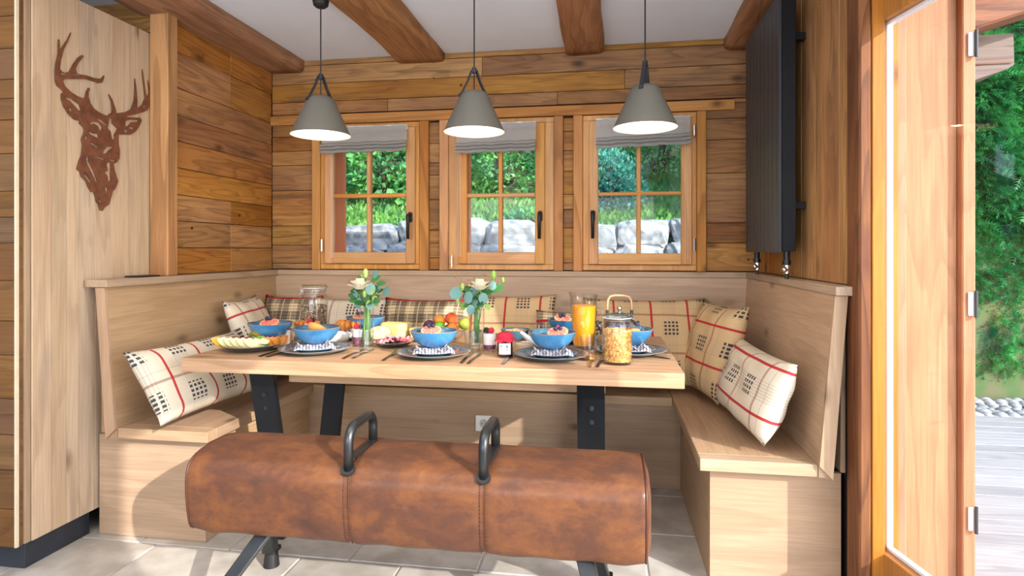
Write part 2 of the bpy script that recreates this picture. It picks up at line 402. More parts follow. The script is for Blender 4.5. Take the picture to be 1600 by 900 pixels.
# right wall
wr = bx('wall_right', (.832, 2.275, -.3), (1.235, 3.449, 2.6), 'backing', bev=0, kind='structure')
yy = [2.16, 2.265, 2.443, 2.52, 2.688, 2.775, 2.928, 3.06, 3.21, 3.43]
for a, b_ in zip(yy, yy[1:]): bx('plank', (.81+random.uniform(0, .004), a+.0015, 1.062), (.832, b_-.0015, 2.345), 'old_z', wr, .002)
bx('trim_9', (.795, 2.055, 0), (.831, 2.158, 2.345), wood('reddish_corner_post', '#341a0c', '#6a3d1c', '#8a5a2e', 'Z', 12, .5, .25, '#4a2418', .6, .1), None, .006, 'structure')
bx('wall_right_near', (.95, -4, -.3), (1.2, -.35, 2.6), 'plaster', bev=0, kind='structure')
bx('wall_right_lintel', (.96, -.35, 2.16), (1.22, 2.0, 2.344), 'backing', bev=0, kind='structure')
bx('wall_left_far', (-4.5, -4, -.3), (-4.4, 2.53, 2.6), 'plaster', bev=0, kind='structure')
bx('wall_living_room', (-4.4, -4.1, -.3), (1.2, -4.0, 2.6), 'plaster', bev=0, kind='structure')
# exterior reveal of the patio opening
bx('wall_right_outer', (1.236, 2.28, -.3), (1.25, 3.66, 2.6), 'jamb_z', bev=0, kind='structure')
bx('trim_10', (.945, 2.235, -.1), (1.016, 2.273, 2.4), 'jamb_z', None, .004, 'structure')
bx('trim_11', (1.018, 2.25, -.1), (1.18, 2.273, 2.4), 'jamb_z', None, .003, 'structure')
sh = thing('shutter_post', (1.2, 2.24, -.1), 'larch shutter post with grey steel hinges at the outer edge of the door opening', 'post')
bx('post', (1.181, 2.222, -.1), (1.222, 2.272, 2.4), 'jamb_z', sh, .004)
for z in (1.0, 1.87, .28):
    bm = B(); box(bm, (1.196, 2.214, z-.04), (1.2195, 2.2215, z+.04), .003)
    h = mk('hinge', bm, 'gasket', sh)
    mk('hinge_pin', tube(B(), [(1.216, 2.209, z-.045), (1.216, 2.209, z+.045)], .0055), 'radiator', h)
# ---- windows
def window(n, fx, gx, zg, handle_right, hinges):
    w = thing('window_%d' % n, ((fx[0]+fx[1])/2, 3.42, 1.075), kind='structure')
    z0, z1 = 1.066, 1.944
    fr = B()
    box(fr, (fx[0], 3.415, z0), (fx[1], 3.50, z0+.032), .003); box(fr, (fx[0], 3.415, z1-.03), (fx[1], 3.50, z1), .003)
    box(fr, (fx[0], 3.415, z0+.032), (gx[0]-.045, 3.50, z1-.03), .003); box(fr, (gx[3]+.045, 3.415, z0+.032), (fx[1], 3.50, z1-.03), .003)
    mk('window_frame', fr, 'win_z', w)
    s0, s1 = gx[0]-.052, gx[3]+.056; b0, b1 = 1.10, 1.91; yf, yb = 3.395, 3.44
    sa = thing('sash', ((s0+s1)/2, 3.42, b0), parent=w)
    bx('stile', (s0, yf, b0), (gx[0], yb, b1), 'win_z', sa, .004); bx('stile', (gx[3], yf, b0), (s1, yb, b1), 'win_z', sa, .004)
    bx('rail', (gx[0], yf+.001, b0), (gx[3], yb, zg[0]), 'win_x', sa, .003); bx('rail', (gx[0], yf+.001, 1.845), (gx[3], yb, b1), 'win_x', sa, .003)
    bx('muntin', (gx[1], yf+.006, zg[0]), (gx[2], yb, 1.845), 'win_z', sa, .004)
    bx('muntin', (gx[0], yf+.004, zg[1]), (gx[3], yb-.002, zg[2]), 'win_x', sa, .004)
    for xa, xb in ((gx[0], gx[1]), (gx[2], gx[3])):
        for za, zb in ((zg[0], zg[1]), (zg[2], 1.845)): bx('pane', (xa, 3.424, za), (xb, 3.428, zb), 'glass', sa, 0)
    hx = gx[3]+.03 if handle_right else gx[0]-.03
    hb = B(); box(hb, (hx-.013, 3.386, 1.345), (hx+.013, 3.3945, 1.405), .006)
    tube(hb, [(hx, 3.392, 1.385), (hx, 3.345, 1.385)], .008)
    tube(hb, [(hx, 3.345, 1.392), (hx, 3.345, 1.37), (hx, 3.347, 1.245)], [.009, .011, .009], 8)
    mk('window_handle', hb, 'rubber', w, smooth=True)
    for x, z in hinges:
        mk('window_hinge', tube(B(), [(x, 3.385, z-.035), (x, 3.385, z+.035)], .0065), 'chrome', w)
    ra, rb = op[n-1]; rv = B()
    box(rv, (ra-.001, 3.502, 1.131), (ra+.006, 3.66, 1.889)); box(rv, (rb-.006, 3.502, 1.131), (rb+.001, 3.66, 1.889)); box(rv, (ra+.006, 3.502, 1.884), (rb-.006, 3.66, 1.891))
    mk('reveal', rv, 'orange', w)
    bx('window_sill', (fx[0]+.03, 3.47, 1.09), (fx[1]-.03, 3.68, 1.131), 'orange', w, .003)
    return w
window(1, (-1.722, -1.097), (-1.636, -1.422, -1.396, -1.175), (1.168, 1.495, 1.52), True, [(-1.70, 1.21)])
window(2, (-.918, -.299), (-.804, -.619, -.596, -.405), (1.168, 1.487, 1.51), True, [(-.894, 1.115)])
window(3, (-.134, .489), (-.047, .164, .188, .406), (1.163, 1.487, 1.506), False, [(.474, 1.21), (.474, 1.83)])
# ---- patio door leaf, built along its own direction
dirn = Vector((.188, -.983, 0)).normalized(); nrm = Vector((-dirn.y, dirn.x, 0))   # nrm points outdoors (+x)
P0 = Vector((.895, 2.10, 0))
def dbox(a, b_, n0, n1, z0, z1, bev=.003, bm=None):
    bm = bm or B(); s = B(); box(s, (a, n0, z0), (b_, n1, z1), bev)
    me = bpy.data.meshes.new('t'); s.to_mesh(me); s.free()
    o = len(bm.verts); bm.from_mesh(me); bpy.data.meshes.remove(me); bm.verts.ensure_lookup_table()
    for v in bm.verts[o:]:
        v.co = P0+dirn*v.co.x+nrm*v.co.y+Vector((0, 0, v.co.z))
    return bm
door = thing('door_1', P0, kind='structure')
lf = thing('door_leaf', P0, parent=door)
WD = 'door_z'
mk('stile', dbox(-.014, 0, -.03, .022, .04, 2.05), wood('pale_sash_edge', '#a87b4b', '#d3ab77', '#dfbb8a', 'Z', 5, .3, .1), lf)
mk('stile', dbox(.84, .94, -.03, .022, .04, 2.05), WD, lf)
mk('rail', dbox(0, .84, -.032, .022, .04, .215), 'door_z', lf); mk('rail', dbox(0, .84, -.032, .022, 1.915, 2.05), 'door_z', lf)
g = B(); dbox(.0, .012, -.006, .012, .216, 1.914, 0, g); dbox(.0, .84, -.006, .012, .216, .226, 0, g); dbox(0, .84, -.006, .012, 1.904, 1.914, 0, g)
mk('gasket', g, 'gasket', lf)
mk('pane', dbox(.012, .84, .0, .006, .226, 1.904, 0), 'glass', lf)
mk('door_frame', box(box(B(), (.836, 2.062, -.0), (.874, 2.2, 2.345), .003), (.833, 2.10, 0), (.9305, 2.232, 2.16), .003), 'door_z', door)
fb = B(); dbox(-.03, .99, .03, .07, 2.06, 2.15, .003, fb); dbox(.95, 1.0, -.03, .07, .0, 2.06, .003, fb); dbox(-.03, .99, .025, .07, -.01, .035, .003, fb)
mk('door_frame', fb, 'door_z', door)
# ---- ceiling beams
def beam(xa, xb, zb, seed, label, x_near=None):
    bm = B(); n = 60; seg = 26; rings = []
    cx, hw, zt = (xa+xb)/2, (xb-xa)/2, 2.40
    for i in range(n+1):
        y = 3.449-i*(6.4/n); ring = []
        for k in range(seg):
            a = 2*math.pi*k/seg; ca, sa = math.cos(a), math.sin(a)
            e = .26
            px = cx+hw*math.copysign(abs(ca)**e, ca); hz = (zt-zb)/2
            pz = (zt+zb)/2+hz*math.copysign(abs(sa)**.34, sa)
            nv = mnoise.noise(Vector((px*5+seed, y*1.6, pz*6)))*.012+mnoise.noise(Vector((px*22+seed, y*4, pz*22)))*.005
            ring.append(bm.verts.new((px+nv*1.3, y, pz+nv*.8)))
        rings.append(ring)
    for A, D in zip(rings, rings[1:]):
        for k in range(seg): bm.faces.new((A[k], D[k], D[(k+1) % seg], A[(k+1) % seg]))
    bm.faces.new(rings[0]); bm.faces.new(rings[-1][::-1])
    bmesh.ops.recalc_face_normals(bm, faces=bm.faces)
    o = mk('ceiling_beam', bm, 'beam', smooth=True); tag(o, label, 'beam', 'rough ceiling beams')
beam(-2.16, -1.83, 2.272, 1, 'rough hewn ceiling beam running along the top of the left plank wall')
beam(-1.235, -.945, 2.292, 5, 'rough hewn ceiling beam between the left and middle pendant lamps')
beam(-.235, -.018, 2.292, 9, 'cracked ceiling beam between the middle and right pendant lamps')
beam(.63, .93, 2.275, 13, 'rough hewn ceiling beam above the black radiator')
# ================================================================ BENCH
bn = thing('corner_bench', (-.65, 2.9, 0), 'pale spruce U-shaped corner bench with backrests built along the three walls', 'bench')
bx('base_panel', (-1.60, 3.04, 0), (.36, 3.06, .415), 'pale_x', bn)
bx('base_panel', (-1.62, 2.212, 0), (-1.60, 3.058, .415), 'pale_y', bn); bx('end_panel', (-2.088, 2.19, 0), (-1.60, 2.21, .415), 'pale_x', bn)
bx('base_panel', (.36, 2.222, 0), (.38, 3.058, .415), 'pale_y', bn); bx('end_panel', (.36, 2.20, 0), (.794, 2.22, .415), 'pale_x', bn)
bx('seat_board', (-1.555, 3.0, .418), (.316, 3.42, .46), 'pale_x', bn, .002)
bx('seat_board', (-1.955, 2.2, .418), (-1.557, 3.37, .46), 'pale_y', bn, .002); bx('seat_end_board', (-1.955, 2.14, .418), (-1.557, 2.199, .46), 'pale_x', bn, .002)
bx('seat_board', (.318, 2.2, .418), (.70, 3.37, .46), 'pale_y', bn, .002); bx('seat_end_board', (.318, 2.14, .418), (.70, 2.199, .46), 'pale_x', bn, .002)
def slab(y0, y1, ib, it, s, y=True, mat='pale_y'):
    t = .038*s
    return prism(B(), [(ib-.001*s, .459), (it, 1.029), (it+t, 1.029), (ib+t, .418), (ib, .418)][0:5], 'y', y0, y1) if y else None
mk('backrest', slab(2.14, 3.40, -1.957, -2.005, -1), 'pale_y', bn); mk('backrest', slab(2.14, 3.40, .702, .75, 1), 'pale_y', bn)
bb = B(); vv = [bb.verts.new(p) for p in ((-1.97, 3.355, .461), (.715, 3.355, .461), (.76, 3.392, 1.029), (-2.015, 3.392, 1.029), (-1.97, 3.40, .461), (.715, 3.40, .461), (.76, 3.425, 1.029), (-2.015, 3.425, 1.029))]
for q in ((0, 1, 2, 3), (5, 4, 7, 6), (4, 0, 3, 7), (1, 5, 6, 2), (3, 2, 6, 7), (4, 5, 1, 0)): bb.faces.new([vv[k] for k in q])
mk('backrest', bb, 'pale_x', bn)
mk('backrest_edge', prism(B(), [(-1.955, .46), (-2.003, 1.028), (-2.044, 1.028), (-1.998, .416), ], 'y', 2.125, 2.1385), 'pale_z', bn)
mk('backrest_edge', prism(B(), [(.700, .46), (.748, 1.028), (.788, 1.028), (.742, .416)], 'y', 2.125, 2.1385), 'pale_z', bn)
bx('side_panel', (-2.088, 2.20, .417), (-2.055, 3.40, 1.028), 'pale_y', bn); bx('side_panel', (.792, 2.20, .417), (.808, 3.40, 1.028), 'pale_z', bn)
led = wood('ledge_top_wood', '#6a5442', '#a58a6e', '#b79c80', 'Y', 5, .3, .2, None, 0, .08)
bx('ledge', (-2.09, 2.12, 1.03), (-1.988, 3.44, 1.0605), led, bn, .002); bx('ledge', (.745, 2.11, 1.03), (.81, 3.44, 1.0605), led, bn, .002)
bx('ledge', (-1.987, 3.385, 1.03), (.744, 3.44, 1.0605), 'pale_x', bn, .002)
# ================================================================ TALL CABINET with deer panel
cb = thing('tall_cabinet', (-2.7, 2.2, 0), 'tall pale oak cabinet on a dark slate plinth at the left edge', 'cabinet')
sp = bx('side_panel', (-2.125, 1.906, .104), (-2.108, 2.498, 2.186), 'backing', cb, 0)
cy = [1.907, 1.962, 2.019, 2.065, 2.107, 2.181, 2.224, 2.262, 2.337, 2.40, 2.44, 2.47]
cy = [1.907, 1.987, 2.05, 2.107, 2.181, 2.262, 2.337, 2.42, 2.498]
for a, b_ in zip(cy, cy[1:]): bx('plank', (-2.108, a+.0008, .104), (-2.10-random.uniform(0, .0008), b_-.0008, 2.188), 'cab_z', sp, .001)
bx('edge_strip', (-2.13, 1.884, .104), (-2.105, 1.9055, 2.188), wood('edge_strip_oak', '#6a5038', '#94785a', '#a58a6c', 'Z', 6, .25, .1), cb, .001)
bx('carcass', (-3.4, 1.89, .105), (-2.131, 2.498, 2.186), 'cab_x', cb)
dr = bx('door', (-2.7, 1.866, .102), (-2.112, 1.883, 2.19), 'cab_x', cb, 0)
zc = [.102, .241, .382, .51, .641, .80, .923, 1.07, 1.206, 1.30, 1.394, 1.53, 1.653, 1.73, 1.80, 1.912, 2.03, 2.19]
for a, b_ in zip(zc, zc[1:]): bx('plank', (-2.7, 1.856-random.uniform(0, .002), a+.001), (-2.118, 1.866, b_-.001), 'cab_x', dr, .0015)
bx('edge_banding', (-2.1179, 1.855, .102), (-2.110, 1.8658, 2.19), plain('pale_edge_band', '#d8c9ae', .6, nz=.1), dr, 0)
d2 = bx('door', (-3.3, 1.866, .102), (-2.704, 1.883, 2.19), 'cab_x', cb, 0)
for a, b_ in zip(zc, zc[1:]): bx('plank', (-3.3, 1.856, a+.001), (-2.704, 1.866, b_-.001), 'cab_x', d2, .0015)
bx('plinth', (-3.4, 1.905, 0), (-2.13, 2.186, .1035), 'slate', cb, .001)
# deer silhouette on the panel
def deer():
    # outline of the plate and its cut-outs, (y, z) in millimetres on the cabinet side
    X0 = -2.096
    rings_mm = [
     [(2009,1996),(2007,1966),(2008,1941),(1998,1901),(1994,1867),(1995,1834),(2002,1816),(2027,1803),(2030,1796),(2021,1788),(2021,1767),(2032,1741),(2053,1716),(2079,1701),(2101,1700),(2106,1697),(2099,1692),(2106,1687),(2121,1677),(2124,1666),(2120,1650),(2110,1626),(2116,1605),(2113,1580),(2110,1560),(2099,1539),(2089,1504),(2104,1497),(2110,1478),(2133,1461),(2141,1442),(2159,1419),(2168,1425),(2179,1396),(2182,1381),(2191,1372),(2200,1347),(2215,1345),(2225,1361),(2250,1376),(2256,1397),(2269,1437),(2278,1441),(2297,1480),(2288,1499),(2278,1524),(2272,1552),(2291,1562),(2304,1580),(2306,1612),(2299,1643),(2299,1682),(2327,1689),(2361,1694),(2388,1710),(2409,1733),(2420,1752),(2431,1773),(2420,1784),(2388,1776),(2347,1770),(2344,1773),(2395,1793),(2442,1814),(2466,1829),(2476,1856),(2486,1888),(2482,1917),(2473,1952),(2466,1967),(2468,1943),(2473,1915),(2466,1891),(2456,1896),(2450,1923),(2444,1956),(2434,2007),(2431,2003),(2434,1963),(2442,1921),(2447,1878),(2431,1843),(2403,1822),(2404,1858),(2399,1905),(2390,1953),(2387,1950),(2387,1902),(2384,1853),(2366,1808),(2333,1788),(2287,1773),(2281,1795),(2264,1828),(2247,1846),(2245,1841),(2258,1817),(2261,1786),(2261,1770),(2236,1751),(2199,1756),(2172,1767),(2154,1787),(2146,1807),(2146,1825),(2153,1844),(2144,1845),(2134,1826),(2126,1796),(2096,1797),(2067,1806),(2039,1822),(2029,1840),(2039,1851),(2087,1865),(2131,1877),(2172,1878),(2193,1877),(2215,1887),(2225,1917),(2220,1917),(2207,1899),(2172,1893),(2136,1893),(2092,1887),(2087,1907),(2101,1937),(2126,1969),(2114,1969),(2096,1953),(2072,1916),(2056,1885),(2039,1874),(2025,1876),(2016,1884),(2021,1921),(2034,1967),(2051,2001),(2066,2041),(2063,2041),(2048,2009),(2021,1964),(2018,1959),(2015,1985),(2014,1997)],
     [(2337,1750),(2361,1761),(2406,1768),(2406,1762),(2368,1751),(2351,1732),(2335,1724)],
     [(2327,1709),(2347,1710),(2347,1702),(2330,1700)],
     [(2357,1728),(2381,1730),(2378,1722),(2357,1720)],
     [(2253,1748),(2262,1742),(2262,1724),(2291,1707),(2275,1677),(2275,1649),(2262,1662),(2256,1687),(2240,1699),(2246,1721)],
     [(2182,1726),(2206,1728),(2238,1712),(2232,1708),(2200,1719)],
     [(2153,1701),(2170,1712),(2197,1713),(2212,1698),(2209,1683),(2200,1681),(2191,1699),(2170,1704),(2156,1697)],
     [(2148,1670),(2168,1662),(2191,1666),(2194,1647),(2170,1652),(2150,1658)],
     [(2133,1653),(2141,1639),(2138,1627),(2129,1632)],
     [(2153,1628),(2194,1610),(2191,1604),(2159,1618)],
     [(2219,1598),(2237,1619),(2269,1624),(2250,1608),(2231,1590),(2217,1586)],
     [(2250,1585),(2259,1586),(2257,1577),(2250,1577)],
     [(2251,1569),(2281,1566),(2276,1561),(2252,1565)],
     [(2170,1572),(2225,1566),(2219,1561),(2182,1567)],
     [(2133,1552),(2150,1569),(2144,1546),(2168,1510),(2188,1467),(2184,1459),(2165,1492),(2141,1528)],
     [(2124,1501),(2156,1463),(2153,1453),(2130,1480)],
     [(2237,1552),(2255,1555),(2253,1505),(2256,1480),(2245,1469),(2238,1498),(2226,1507),(2243,1520),(2236,1539)],
     [(2225,1456),(2240,1442),(2238,1414),(2232,1421)],
     [(2191,1404),(2209,1383),(2208,1373),(2197,1387)],
     [(2281,1679),(2288,1675),(2286,1656),(2281,1663)],
     [(2039,1778),(2063,1782),(2102,1766),(2110,1746),(2101,1740),(2084,1753),(2058,1772),(2048,1772)],
     [(2056,1744),(2067,1741),(2070,1729),(2056,1732)],
     [(2080,1723),(2095,1715),(2094,1709),(2087,1712)],
     [(2021,1871),(2047,1873),(2047,1870),(2022,1863)],
     [(2067,1889),(2084,1883),(2116,1889),(2084,1879),(2072,1882)],
     [(2447,1847),(2453,1851),(2450,1838),(2434,1829)],
    ]
    rings = [[(a/1000, b_/1000) for a, b_ in r] for r in rings_mm]
    cu = bpy.data.curves.new('deer_curve', 'CURVE'); cu.dimensions = '2D'; cu.fill_mode = 'BOTH'; cu.extrude = .0015
    for r in rings:
        spn = cu.splines.new('POLY'); spn.points.add(len(r)-1); spn.use_cyclic_u = True
        for pt, q in zip(spn.points, r): pt.co = (q[0], q[1], 0, 1)
    co = bpy.data.objects.new('tmp', cu); C.objects.link(co)
    dg = bpy.context.evaluated_depsgraph_get(); me = bpy.data.meshes.new_from_object(co.evaluated_get(dg)); bpy.data.objects.remove(co)
    bm = B(); bm.from_mesh(me); bpy.data.meshes.remove(me)
    for v in bm.verts: v.co = Vector((X0+v.co.z, v.co.x, v.co.y))
    bmesh.ops.recalc_face_normals(bm, faces=bm.faces)
    d = thing('deer_silhouette', (X0, 2.2, 1.34), 'rusty brown cut metal stag head with antlers on the pale cabinet side', 'wall art')
    mk('steel_plate', bm, 'rust', d)
    for y, z in ((2.14, 1.70), (2.18, 1.45)): mk('spacer', tube(B(), [(-2.0998, y, z), (-2.0976, y, z)], .006), 'rubber', d)
deer()
# coaster on the left ledge
o = bx('tablet', (-2.085, 2.32, 1.061), (-2.01, 2.44, 1.068), 'rubber', None, .001); o.name = 'coaster_slate'
tag(o, 'thin black slab lying on the left bench ledge', 'slate')
# ================================================================ RADIATOR
rd = thing('radiator', (.71, 2.85, 1.06), 'tall black vertical panel radiator hanging on the right wall', 'radiator')
n = 9
for i in range(n):
    a = 2.565+(3.15-2.565)*i/n; b_ = 2.565+(3.15-2.565)*(i+1)/n
    bx('front_panel', (.69, a+.0012, 1.17), (.702, b_-.0012, 2.225), 'radiator', rd, .0018)
bx('body', (.703, 2.567, 1.175), (.757, 3.148, 2.22), 'black', rd, .003)
for z in (1.35, 2.05):
    for y in (2.62, 3.05): bx('bracket', (.7575, y, z), (.8095, y+.03, z+.03), 'black', rd)
for y in (2.60, 3.09):
    v = mk('valve', tube(tube(B(), [(.73, y, 1.1745), (.73, y, 1.14)], .013), [(.73, y, 1.139), (.73, y, 1.12)], .017), 'black', rd, smooth=False)
    mk('pipe', tube(B(), [(.73, y, 1.119), (.73, y, 1.0615)], .008), 'rubber', v)
    mk('valve_body', ball(tube(B(), [(.73, y, 1.118), (.73, y, 1.085)], .013, 10), (.718, y-.012, 1.1), .013), 'chrome', v)
# outlet
ot = thing('wall_socket', (-.628, 3.038, .285), 'white square wall socket on the panel below the back seat', 'socket')
bx('cover_plate', (-.672, 3.031, .243), (-.585, 3.0385, .325), 'white', ot, .002)
mk('socket_well', tube(B(), [(-.628, 3.032, .284), (-.628, 3.0285, .284)], .022, 24), plain('socket_grey', '#b8b8b4', .5), ot)
for dx in (-.009, .009): mk('socket_hole', tube(B(), [(-.628+dx, 3.0284, .284), (-.628+dx, 3.0275, .284)], .003), 'rubber', ot)
mk('earth_pin', tube(B(), [(-.628, 3.0284, .296), (-.628, 3.022, .296)], .0025), 'chrome', ot)
# ================================================================ TABLE
tb = thing('dining_table', (-.69, 2.55, 0), 'oak dining table with thick top and black steel plate legs laid for breakfast', 'table')
n = 5; ty = [2.10, 2.275, 2.46, 2.64, 2.82, 2.985]
for a, b_ in zip(ty, ty[1:]): bx('top_plank', (-1.64, a+.0003, .707), (.262, b_-.0003, .76), 'table_x', tb, .0015)
bx('apron', (-1.30, 2.30, .635), (-.005, 2.33, .7065), 'table_x', tb); bx('apron', (-1.30, 2.77, .635), (-.005, 2.80, .7065), 'table_x', tb)
for sx, x0, x1 in (('L', -1.41, -1.31), ('R', -.108, -.008)):
    for f, (yt, yb) in enumerate(((2.20, 2.36), (2.90, 2.74))):
        bm = B(); t = .012
        q = [(yt-t, .7065), (yt+t, .7065), (yb+t, .012), (yb-t, .012)]
        prism(bm, q, 'x', x0, x1)
        lg = mk('leg', bm, 'black', tb)
        if f == 0:
            for z in (.60, .545):
                y = yt-t+(yb-yt)*(.7065-z)/.695; xc = (x0+x1)/2+.003
                mk('bolt', tube(tube(B(), [(xc, y-.0005, z), (xc, y-.004, z)], .009, 12), [(xc, y-.0042, z), (xc, y-.009, z)], .005, 6), 'rubber', lg)
    bx('foot_bar', (x0-.0, 2.27, 0), (x1, 2.83, .0115), 'black', tb, .002)
    bx('foot_block', (x0+.02, 2.255, .0), (x1+.01, 2.335, .03), 'rubber', tb, .004)
# ================================================================ POMMEL HORSE BENCH
ph = thing('pommel_horse_bench', (-.59, 1.86, 0), 'tan leather pommel horse bench with two steel handles in front of the table', 'bench')
def horse():
    bm = B(); seg = 48; xa, xb = -1.30, .112; N = 160; rings = []
    prof = []
    # closed section in (y, z): narrow flattish top, swelling sides, flat underside
    ctl = [(1.700, .302), (1.683, .36), (1.676, .43), (1.679, .490), (1.705, .527), (1.77, .545), (1.84, .549), (1.91, .545), (1.975, .527), (2.003, .49), (2.006, .43), (2.0, .36), (1.985, .302), (1.94, .289), (1.84, .287), (1.745, .289)]
    m = len(ctl)
    for k in range(seg):
        t = k*m/seg; i = int(t); f = t-i
        p = [Vector((*ctl[(i+j-1) % m], 0)) for j in range(4)]
        q = .5*((2*p[1])+(p[2]-p[0])*f+(2*p[0]-5*p[1]+4*p[2]-p[3])*f*f+(3*p[1]-p[0]-3*p[2]+p[3])*f**3)
        prof.append((q.x, q.y))
    cy, cz = 1.84, .415
    for i in range(N+1):
        t = i/N; x = xa+(xb-xa)*t; e = min(t, 1-t)*N
        s = 1 if e > 9 else .955+.045*math.sin(e/9*math.pi/2)
        if e < .5: s = .93
        seam = sum(math.exp(-((x-sx)/.012)**2) for sx in (-.765, -.352))
        s -= .022*seam
        ring = []
        for (y, z) in prof:
            nv = mnoise.noise(Vector((x*6, y*7, z*7)))*.0022*(1 if e > 5 else .3)*(1-sum(math.exp(-((x-sx)/.03)**2) for sx in (-.765, -.352)))
            dz = -.0015*math.sin(x*40)*(1 if z < .31 else 0)
            ring.append(bm.verts.new((x, cy+(y-cy)*s+nv, cz+(z-cz)*s+nv+dz)))
        rings.append(ring)
    for A, D in zip(rings, rings[1:]):
        for k in range(seg): bm.faces.new((A[k], D[k], D[(k+1) % seg], A[(k+1) % seg]))
    for rg, sgn in ((rings[0], -1), (rings[-1], 1)):
        r2 = [bm.verts.new((v.co.x+sgn*.012, cy+(v.co.y-cy)*.75, cz+(v.co.z-cz)*.75)) for v in rg]
        for k in range(seg): bm.faces.new((rg[k], r2[k], r2[(k+1) % seg], rg[(k+1) % seg]))
        bm.faces.new(r2)
    bmesh.ops.recalc_face_normals(bm, faces=bm.faces)
    body = mk('leather_body', bm, 'leather', ph, smooth=True)
    for x in (xa+.003, xb-.003):
        mk('piping', tube(B(), [(x, cy+(y-cy)*.945, cz+(z-cz)*.945) for y, z in prof], .004, 6, closed=True), 'leather2', body, smooth=True)
    for sx in (-.765, -.352):
        for dx in (-.0075, .0075):
            st = B()
            pts = [(y, z) for y, z in prof]
            for k in range(seg):
                y0, z0 = pts[k]; y1, z1 = pts[(k+1) % seg]
                if z0 < .292: continue
                for q in (.1, .6):
                    ya, za = y0+(y1-y0)*q, z0+(z1-z0)*q; yb_, zb_ = y0+(y1-y0)*(q+.3), z0+(z1-z0)*(q+.3)
                    k_ = 1.002
                    tube(st, [(sx+dx, cy+(ya-cy)*k_, cz+(za-cz)*k_), (sx+dx, cy+(yb_-cy)*k_, cz+(zb_-cz)*k_)], .0016, 4)
            mk('stitching', st, 'leather2', body)
    return prof
horse()
def legp(name, p, q, w, d):
    bm = B(); p, q = Vector(p), Vector(q); a = []
    for c, sc in ((p, 1), (q, .86)):
        a.append([bm.verts.new(c+Vector((sx*w/2*sc, sy*d/2*sc, 0))) for sx, sy in ((-1, -1), (1, -1), (1, 1), (-1, 1))])
    for k in range(4): bm.faces.new((a[0][k], a[0][(k+1) % 4], a[1][(k+1) % 4], a[1][k]))
    bm.faces.new(a[0][::-1]); bm.faces.new(a[1]); bmesh.ops.recalc_face_normals(bm, faces=bm.faces)
    bmesh.ops.bevel(bm, geom=bm.edges[:], offset=.003, segments=1, affect='EDGES')
    return mk(name, bm, 'gunmetal', ph)
M['gunmetal'] = plain('gunmetal_steel', '#4a4d50', .35, .85, nz=.3, nscale=14)
for x0, x1 in ((-1.075, -1.215), (-.065, .02)):
    for yt, yb, in ((1.77, 1.60), (1.93, 2.07)):
        xx1 = x1 if yb < 1.8 else (x1+.0 if x0 < -.5 else x1-.03)
        l = legp('leg', (x0 if yb < 1.8 else x0-.11*(x0 < -.5), yt, .284), (xx1 if yb < 1.8 else x1-.025, yb, .05), .05, .045)
        zx, zy = (xx1 if yb < 1.8 else x1-.025), yb
        bx('collar', (zx-.026, zy-.026, .052), (zx+.026, zy+.026, .07), 'gunmetal', l, .003)
        mk('rubber_foot', lathe(B(), [(0, .0), (.029, .0), (.026, .03), (.023, .05), (0, .05)], 20, (zx, zy, .0)), 'rubber', l, smooth=False)
for hx in (-.765, -.352):
    pts = [(hx, 1.695, .520), (hx, 1.695, .60)]
    for k in range(1, 8):
        a = math.pi/2*k/8; pts.append((hx, 1.695+.045*(1-math.cos(a)), .60+.045*math.sin(a)))
    for k in range(0, 9):
        a = math.pi/2*(1-k/8); pts.append((hx, 1.885-.045*(1-math.cos(a)), .60+.045*math.sin(a)))
    pts.append((hx, 1.885, .55))
    h = mk('handle', tube(B(), pts, .0145, 14), 'gunmetal', ph, smooth=True)
    bm = B(); box(bm, (hx-.014, 1.70, .545), (hx+.014, 1.88, .556), .003); mk('handle_base', bm, 'gunmetal', h)
    mk('flange', tube(B(), [(hx, 1.695, .519), (hx, 1.690, .526)], .021, 18), 'rubber', h)
